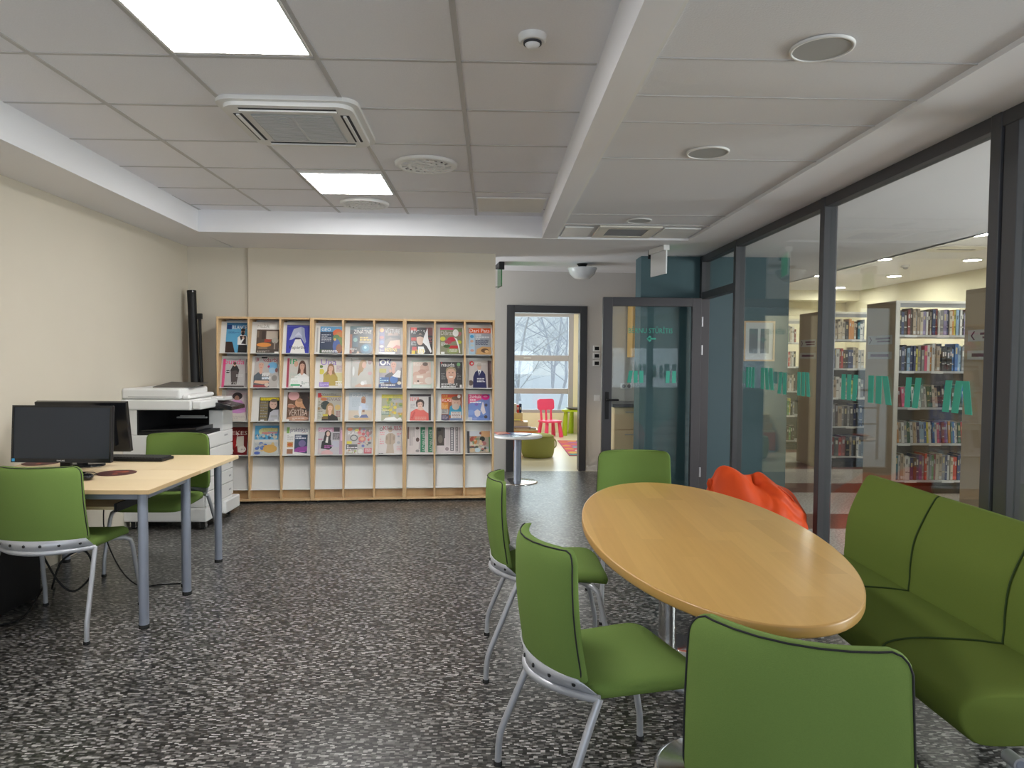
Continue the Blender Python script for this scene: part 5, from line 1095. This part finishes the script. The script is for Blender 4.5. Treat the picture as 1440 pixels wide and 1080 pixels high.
# ------------------------------------------------------------------ library: downlights, bookcases, books
for x, y, lab in ((5.06, 7.30, 'bright round downlight nearest the thick post behind the glass'), (5.09, 9.17, 'second bright downlight of the nearer row behind the glass'), (5.12, 11.02, 'third bright downlight of the nearer row behind the glass'),
                  (6.26, 9.14, 'bright downlight of the farther row closest to the thick post'), (6.29, 11.0, 'second bright downlight of the farther row behind the glass'), (6.32, 12.82, 'small bright downlight of the farther row at the thin mullion')):
    t = thing('downlight', lab, 'downlight', (x, y, 2.75), 0, 'round downlights in the library ceiling')
    part('rim', MB().lathe([(.125, -.001), (.12, -.012), (.10, -.012), (.10, -.001)], 28), M['plastic_white'], t)
    part('lens', MB().lathe([(.10, -.008), (.10, -.001)], 28), M['down'], t)
t = thing('ceiling_vent', 'narrow oval-framed ceiling vent between the library downlights', 'air vent', (5.45, 8.25, 2.75))
part('frame', MB().prism(rrect(.62, .44, .2, 6), -.014, -.001), M['shelf_white'], t)
part('slot', MB().box(-.22, .22, -.03, .03, -.017, -.014), M['slot'], t)
t = thing('smoke_detector', 'tiny smoke detector on the library ceiling behind glass', 'smoke detector', (5.74, 9.76, 2.75))
part('base', MB().lathe([(.045, -.03), (.055, -.02), (.056, 0)], 20), M['plastic_white'], t)
part('sensor_head', MB().lathe([(.012, -.055), (.028, -.045), (.03, -.03)], 16), M['mfp_grey'], t)

SZ = [1.700, 1.316, .930, .546, .150]     # shelf heights, top to bottom
def bookcase(x0, x1, yf, label, arrow):
    t = thing('bookcase', label, 'bookcase', (x0, yf, 0), 0, 'double-sided library bookcases behind the glass')
    W = x1 - x0; D = .60
    for xa in (0, W - .045):
        sp = part('side_panel', MB().box(xa, xa + .045, .012, D - .012, 0, 2.06), M['tan'], t)
        part('front_edge', MB().box(xa, xa + .045, 0, .012, 0, 2.06), M['shelf_white'], sp)
        if xa == 0:
            sg = part('sign', MB().box(-.003, 0, .06, D - .06, 1.60, 1.70).box(-.003, 0, .06, D - .06, 1.44, 1.52), M['label_paper'], sp)
            pm = MB().box(-.0045, -.003, .10, D - .22, 1.655, 1.675).box(-.0045, -.003, .10, D - .25, 1.625, 1.64).box(-.0045, -.003, .12, D - .12, 1.465, 1.495)
            a, t_ = D - .12, .030
            f_ = -1 if arrow > 0 else 1
            tip, tail = a + f_ * .022, a - f_ * .016
            pm.add([(-.004, tail, 1.688), (-.004, tip, 1.65), (-.004, tail, 1.612), (-.004, tail - f_ * .020, 1.612), (-.004, tip - f_ * .020, 1.65), (-.004, tail - f_ * .020, 1.688)], [(0, 1, 4, 5), (1, 2, 3, 4)])
            part('sign_print', pm, M['purple_print'], sg)
    part('top_board', MB().box(.045, W - .045, .004, D - .004, 2.035, 2.06), M['shelf_white'], t)
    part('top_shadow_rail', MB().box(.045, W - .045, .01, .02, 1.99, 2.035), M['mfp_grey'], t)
    part('dark_gap_sheet', MB().box(.045, W - .045, .292, .308, .05, 1.31), mat('dark_gap_fill', (.10, .085, .075), .8), t)  # added dark sheet standing in for the dark gaps and far-side books
    for z in SZ:
        sh = part('shelf', MB().box(.046, W - .046, .002, D - .002, z - .022, z), M['shelf_grey'], t)
        q = random.Random(int(z * 1000))
        x = q.uniform(.06, .16)
        while x < W - .25:
            part('label_strip', MB().box(x, x + .13, -.001, .002, z - .026, z - .002), M['plastic_white'], sh)
            x += q.uniform(.28, .42)
    part('plinth', MB().box(.046, W - .046, .05, D - .05, 0, .08), M['black'], t)
    return t
R1X, R1Y = 4.265, 7.40
bookcase(R1X, 5.45, R1Y, 'bookcase full of books behind the right glass pane, left of the thick post', 1)
bookcase(4.30, 5.40, 9.25, 'bookcase farther back, its books showing just right of the thin mullion', 1)
bookcase(4.26, 5.40, 11.05, 'farthest bookcase, only a sliver showing beside the teal wall', 1)
bookcase(4.23, 5.35, 5.66, 'nearest bookcase, its tan side panel with purple sign beside the thick post', -1)
PAL = {'black': (.015, .014, .016), 'navy': (.025, .045, .14), 'dark brown': (.06, .03, .02), 'cream': (.62, .54, .42), 'white': (.72, .71, .69), 'dark red': (.24, .025, .025), 'blue': (.04, .17, .46), 'sky blue': (.28, .45, .62),
       'grey': (.26, .26, .27), 'yellow': (.62, .56, .10), 'orange': (.58, .25, .06), 'pink': (.62, .08, .20), 'red': (.55, .04, .035), 'dark green': (.03, .10, .06), 'purple': (.17, .05, .20), 'green': (.10, .28, .07), 'beige': (.45, .35, .25), 'teal blue': (.05, .20, .26), 'lilac': (.28, .24, .42)}
ORD = ['first', 'second', 'third', 'fourth', 'fifth', 'sixth', 'seventh', 'eighth', 'ninth', 'tenth', 'eleventh', 'twelfth', 'thirteenth', 'fourteenth', 'fifteenth', 'sixteenth', 'seventeenth', 'eighteenth', 'nineteenth', 'twentieth']
ORD += ['twenty-' + w for w in ORD[:9]] + ['thirtieth'] + ['thirty-' + w for w in ORD[:9]]
def book(x, y, z, th, h, lean, cname, label, group, q):
    c = PAL[cname]
    d = q.uniform(.15, .20)
    pale = sum(c) > 1.0
    ink = tuple(v * .3 for v in c) if pale else q.choice([(.7, .68, .62), (.6, .5, .25), (.55, .55, .58)])
    mb = MB()
    mb.box(0, th, 0, d, 0, h, col=c)
    mb.box(.0015, th - .0015, .004, d - .001, h, h + .0006, col=(.66, .62, .54))
    b0 = q.uniform(.55, .68) * h; b1 = b0 + q.uniform(.12, .26) * h
    mb.box(th * .25, th * .75, -.0006, 0, b0, b1, col=ink)
    if q.random() < .6: mb.box(th * .1, th * .9, -.0006, 0, .04 * h, .04 * h + .03, col=tuple(min(1, v * 1.5 + .05) for v in c) if not pale else (.7, .7, .68))
    if q.random() < .4: mb.box(th * .12, th * .88, -.0006, 0, .30 * h, .34 * h, col=ink)
    o = mb.build('book', M['book'], loc=(x, y, z))
    o.rotation_euler = (0, -lean, 0)
    return tag(o, label, 'book', group)
def fill_shelf(xa, xb, yf, z, names, hs, lean, case, shelf, seed):
    q = random.Random(seed)
    n = len(names)
    ths = [q.uniform(.7, 1.35) for _ in range(n)]
    lean_w = math.tan(lean) * .21
    k = (xb - xa - lean_w) * .985 / sum(ths)
    x = xa + .004
    for i, nm in enumerate(names):
        th = ths[i] * k
        h = q.uniform(*hs)
        ln = lean if lean else 0
        xx = x + (h * math.sin(ln) if ln < 0 else 0)
        book(xx + (lean_w if ln > 0 else 0), yf + q.uniform(.012, .035), z + .001 + (th * abs(math.sin(ln)) if ln < 0 else 0), th / math.cos(ln) - .001, h, ln, nm, f'{nm} book, {ORD[i]} from left, {shelf} shelf, {case}', f'books in the {case}', q)
        x += th
c1 = 'bookcase between the posts'
XA, XB = R1X + .048, 5.19
def S_(s): return [w.strip() for w in s.split(',')]
fill_shelf(XA, XB, R1Y, SZ[0], S_('black,navy,dark brown,dark red,dark brown,beige,grey,beige,cream,lilac,white,dark brown,cream,navy,dark red,white,grey,lilac,navy,cream,orange,yellow,sky blue,navy,white,black,lilac,cream,dark red,dark red,sky blue,white'), (.225, .285), 0, c1, 'top', 11)
fill_shelf(XA, XB, R1Y, SZ[1], S_('black,navy,black,sky blue,sky blue,navy,navy,yellow,grey,grey,pink,white,orange,white,beige,beige,black,black,black,black,black,blue,blue,sky blue,sky blue,grey,white,white,navy,navy,pink'), (.215, .30), 0, c1, 'second', 12)
fill_shelf(XA, XB, R1Y, SZ[2], S_('dark red,pink,grey,black,white,black,green,white,grey,white,dark green,dark green,cream,beige,black,dark brown,blue,white,sky blue,dark brown,teal blue,black,blue,white,green,grey'), (.20, .245), math.radians(6), c1, 'third', 13)
fill_shelf(XA, XB, R1Y, SZ[3], S_('orange,beige,white,grey,dark green,dark green,white,beige,white,navy,sky blue,sky blue,blue,yellow,white,navy,blue,white,pink,purple,dark red,purple,lilac,orange,teal blue,blue,white,grey,dark green,red,red,white,sky blue,blue,blue'), (.215, .235), math.radians(4), c1, 'fourth', 14)
fill_shelf(XA, XB, R1Y, SZ[4], S_('teal blue,white,beige,cream,white,white,navy,dark brown,navy,purple,grey,red,white,grey,green,dark red,cream,beige,grey,navy,white,cream,red,red,navy,navy,sky blue,white,white,white,white'), (.235, .285), 0, c1, 'bottom', 15)
c2 = 'bookcase right of the thin mullion'
XA2 = 4.50
fill_shelf(4.46, 4.93, 9.25, SZ[0], S_('beige,beige,cream,cream,cream,cream,black,orange,orange,beige,dark brown,teal blue,white,grey'), (.20, .27), 0, c2, 'top', 21)
fill_shelf(4.46, 4.93, 9.25, SZ[1], S_('dark red,navy,grey,white,dark red,red,dark brown,black,navy,navy,cream,cream,white,cream'), (.24, .28), 0, c2, 'second', 22)
fill_shelf(4.46, 4.93, 9.25, SZ[2], S_('dark red,beige,white,white,teal blue,grey,beige,yellow,dark brown,navy,white,grey'), (.22, .28), 0, c2, 'third', 23)
fill_shelf(4.46, 4.93, 9.25, SZ[3], S_('white,grey,dark brown,beige,grey,black,grey,black,navy,black,navy'), (.26, .30), 0, c2, 'fourth', 24)
fill_shelf(4.46, 4.93, 9.25, SZ[4], S_('black,dark red,black,red,dark red,black,beige,black,white,dark brown'), (.24, .27), 0, c2, 'bottom', 25)
c3 = 'farthest bookcase beside the teal wall'
for k, (sh, nm) in enumerate((('top', 'green,grey,cream,white,dark red'), ('second', 'white,red,cream,white,black'), ('third', 'cream,beige,white,cream,black'), ('fourth', 'black,green,yellow,black,grey'), ('bottom', 'black,dark brown,green,black,dark brown'))):
    fill_shelf(4.64, 4.79, 11.05, SZ[k], S_(nm), (.20, .28), 0, c3, sh, 31 + k)
c4 = 'nearest bookcase behind the thick post'
for k, (sh, nm) in enumerate((('top', 'black,dark red,cream'), ('second', 'grey,black,white'), ('third', 'purple,black,cream'), ('fourth', 'pink,red,black'), ('bottom', 'dark red,dark brown,dark red'))):
    fill_shelf(4.28, 4.40, 5.66, SZ[k], S_(nm), (.22, .28), 0, c4, sh, 41 + k)

# ------------------------------------------------------------------ play room
t = thing('childs_chair', 'pink plastic child chair with slatted back by the play room window', 'chair', (1.05, 12.72, 0), math.radians(90 - 65 - 180))
part('seat', MB().prism(rrect(.36, .33, .06, 5), .265, .295), M['pink'], t, bevel=.008)
part('backrest', MB().prism([(x, z) for x, z in rrect(.34, .20, .05, 5)], -.016, .016, X=Matrix.Translation((0, -.165, .575)) @ Matrix.Rotation(PI / 2 + .10, 4, 'X')), M['pink'], t, bevel=.006)
for x in (-.10, 0, .10):
    part('back_slat', MB().tube([(x, -.135, .29), (x * 1.05, -.158, .50)], [.021, .018], 12), M['pink'], t)
for x in (-1, 1):
    for y in (-1, 1):
        part('leg', MB().tube([(x * .125, y * .11, .268), (x * .155, y * .14, 0)], [.030, .040], 14), M['pink'], t)
t = thing('childs_table', 'lime green plastic child table beside the pink chair', 'table', (1.72, 13.0, 0), math.radians(-22))
part('tabletop', MB().prism(rrect(.78, .56, .08, 6), .445, .478), M['lime'], t, bevel=.008)
for x in (-1, 1):
    for y in (-1, 1):
        part('leg', MB().tube([(x * .31, y * .20, .448), (x * .33, y * .22, 0)], [.036, .052], 16), M['lime'], t)
t = thing('serving_tray', 'shallow dark tray lying on the lime green child table', 'tray', (1.56, 12.90, .479), math.radians(-22))
part('dish', MB().lathe([(.12, 0), (.19, .022), (.20, .034), (.19, .034), (.11, .010), (0, .010)], 32, X=Matrix.Diagonal((1.1, .75, 1, 1))), mat('dark_grey_tray', (.10, .10, .11), .4), t)
t = thing('pouf', 'round olive green pouf on the play room floor behind the side table', 'pouf', (.665, 10.16, 0))
part('cover', MB().lathe([(.19, 0), (.215, .012), (.232, .06), (.245, .17), (.240, .25), (.222, .305), (.18, .325), (.0, .33)], 40), M['pouf'], t)
part('piping', MB().tube([(.224 * math.cos(2 * PI * k / 40), .224 * math.sin(2 * PI * k / 40), .304) for k in range(40)], .007, 8, closed=True), M['pouf'], t)
part('carry_loop', MB().tube([(.235, -.02, .26), (.262, -.02, .22), (.262, -.02, .16), (.240, -.02, .13)], .009, 8), M['pouf'], t)
rg = MB().box(0, 1.25, 0, 1.85, .001, .010, col=(.45, .12, .20))
q = random.Random(3)
RC = [(.62, .10, .16), (.66, .30, .08), (.10, .30, .32), (.62, .48, .42), (.40, .14, .34), (.58, .16, .10), (.20, .34, .36), (.66, .44, .12)]
for i in range(8):
    for j in range(9):
        cx, cy = .08 + i * .156, .10 + j * .205
        pts = [(cx + q.uniform(.06, .12) * math.cos(a), cy + q.uniform(.07, .13) * math.sin(a)) for a in (0, .8, 1.6, 2.4, 3.1, 3.9, 4.7, 5.5)]
        rg.prism([(min(1.24, max(.01, a)), min(1.84, max(.01, b))) for a, b in pts], .0101, .0105 + .0001 * ((i + j) % 5), col=q.choice(RC))
tag(rg.build('rug', M['rug'], loc=(1.13, 10.24, 0)), 'rug of many coloured patches on the pale play room floor', 'rug')
t = thing('book_browser', 'stepped low wood bookcase with an orange lower front in the play room', 'bookcase', (.06, 10.78, 0))
part('lower_box', MB().box(0, .64, 0, .02, .02, .30).box(0, .64, .40, .42, .02, .30).box(0, .02, .02, .40, .02, .30).box(.62, .64, .02, .40, .02, .30).box(.02, .62, .02, .40, .02, .04), [M['red_box']], t)
part('lower_shelf', MB().box(-.0, .645, -.005, .43, .30, .322), M['birch'], t)
part('middle_box', MB().box(0, .50, .12, .42, .322, .43), M['birch'], t)
part('upper_box', MB().box(0, .42, .24, .42, .43, .56), M['birch'], t)
items = [(.30, .03, .30, .05, .323, .345, 'dark red', 'dark red picture book lying flat on the orange play room box'), (.26, .04, .28, .06, .3455, .365, 'lilac', 'lilac picture book on top of the flat dark red one'), (.52, .02, .10, .08, .323, .348, 'navy', 'navy picture book at the right end of the orange box')]
for x, y, w, d, z0, z1, cn, lab in items:
    mb = MB().box(0, w, 0, d, 0, z1 - z0, col=PAL[cn]).box(.004, w - .004, -.0004, 0, .004, z1 - z0 - .004, col=(.6, .56, .5))
    tag(mb.build('picture_book', M['book'], loc=(.06 + x, 10.78 + y, z0)), lab, 'book', 'picture books in the play room')
for k, (cn, w, z0, z1, lab) in enumerate((('orange', .30, .431, .447, 'orange picture book on the middle step of the play room bookcase'), ('yellow', .26, .4475, .463, 'yellow picture book on the middle step above the orange one'))):
    mb = MB().box(0, w, 0, .10, 0, z1 - z0, col=PAL[cn]).box(.004, w - .004, -.0004, 0, .004, z1 - z0 - .004, col=(.6, .56, .5))
    tag(mb.build('picture_book', M['book'], loc=(.19, 10.905, z0)), lab, 'book', 'picture books in the play room')
for k, (x, cn) in enumerate(((.30, 'dark red'), (.345, 'white'), (.39, 'red'), (.43, 'navy'))):
    mb = MB().box(0, .035, 0, .14, 0, .12 + .02 * (k % 2), col=PAL[cn]).box(.008, .027, -.0006, 0, .05, .09, col=(.7, .7, .66))
    tag(mb.build('picture_book', M['book'], loc=(x, 11.04, .561)), f'{cn} picture book standing on the top step in the play room', 'book', 'picture books in the play room')

# ------------------------------------------------------------------ outdoors: snow, railing, frosted trees
MB().box(-14, 14, 9.05, 60, -.30, -.12).build('ground_snow', M['snow'], kind='structure')
t = thing('railing', 'steel handrail in the snow outside, seen reflected in the glass', 'railing', (-1.6, 10.9, -.12))
for x in (0, .5, 1.0, 1.4):
    part('post', MB().tube([(x, 0, 0), (x, 0, 1.10)], .02, 10), M['silver'], t)
for z in (.30, .55, .80, 1.08):
    part('rail', MB().tube([(0, 0, z), (1.4, 0, z)], .012 if z < 1 else .02, 8), M['silver'], t)
def tree(x, y, h, seed, label, dense):
    q = random.Random(seed)
    tr = thing('tree', label, 'tree', (x, y, -.12), 0, 'frosted bare trees outside the play room window')
    wood, tw = MB(), MB()
    def grow(p0, d, ln, r0, lev):
        pts = [p0]; p_ = p0; dd = d.copy()
        n = 4
        for k in range(n):
            dd = (dd + Vector((q.uniform(-.16, .16), q.uniform(-.16, .16), q.uniform(-.05, .07)))).normalized()
            p_ = p_ + dd * (ln / n); pts.append(p_)
        (wood if lev < 2 else tw).tube(pts, [r0 * (1 - .55 * k / n) for k in range(n + 1)], 6 if lev < 2 else 4, caps=False)
        if lev >= 3: return
        for k in range(dense[lev]):
            i = q.randrange(1, n + 1) if lev else q.randrange(1, n + 1)
            a = q.uniform(0, 6.28)
            side = Vector((math.cos(a) * .75, math.sin(a) * .5, q.uniform(.0, .8))).normalized()
            grow(pts[i], (dd * .35 + side).normalized(), ln * q.uniform(.38, .62), r0 * (1 - .5 * i / n) * .5, lev + 1)
    grow(Vector((0, 0, 0)), Vector((q.uniform(-.06, .06), 0, 1)), h, h * .012, 0)
    part('trunk', wood, M['bark'], tr)
    part('twigs', tw, M['frost'], tr)
spots = [(.55, 16.4, 3.0, 1), (1.9, 20.2, 3.6, 2), (3.9, 24.6, 4.0, 3), (1.0, 25.2, 4.0, 4), (2.6, 30.5, 4.6, 5), (-2.6, 17.8, 3.8, 6), (8.5, 36.0, 4.4, 7), (.4, 33.5, 4.4, 8), (3.2, 37.5, 5.2, 9), (4.6, 44, 6, 10)]
tl = ['left-hand frosted tree closest to the play room window', 'frosted tree right behind the middle of the play room window', 'frosted tree at the right side of the window view', 'frosted tree in the second line behind the window centre', 'frosted tree in the second line right of centre', 'frosted tree left outside behind the glazed exit',
      'frosted tree far to the right behind the window frame', 'tall frosted tree in the back line left of centre', 'tall frosted tree in the back line at the centre', 'tallest frosted tree at the back right']
for (x, y, h, s), lab in zip(spots, tl):
    tree(x, y, h, s, lab, (12, 8, 6))
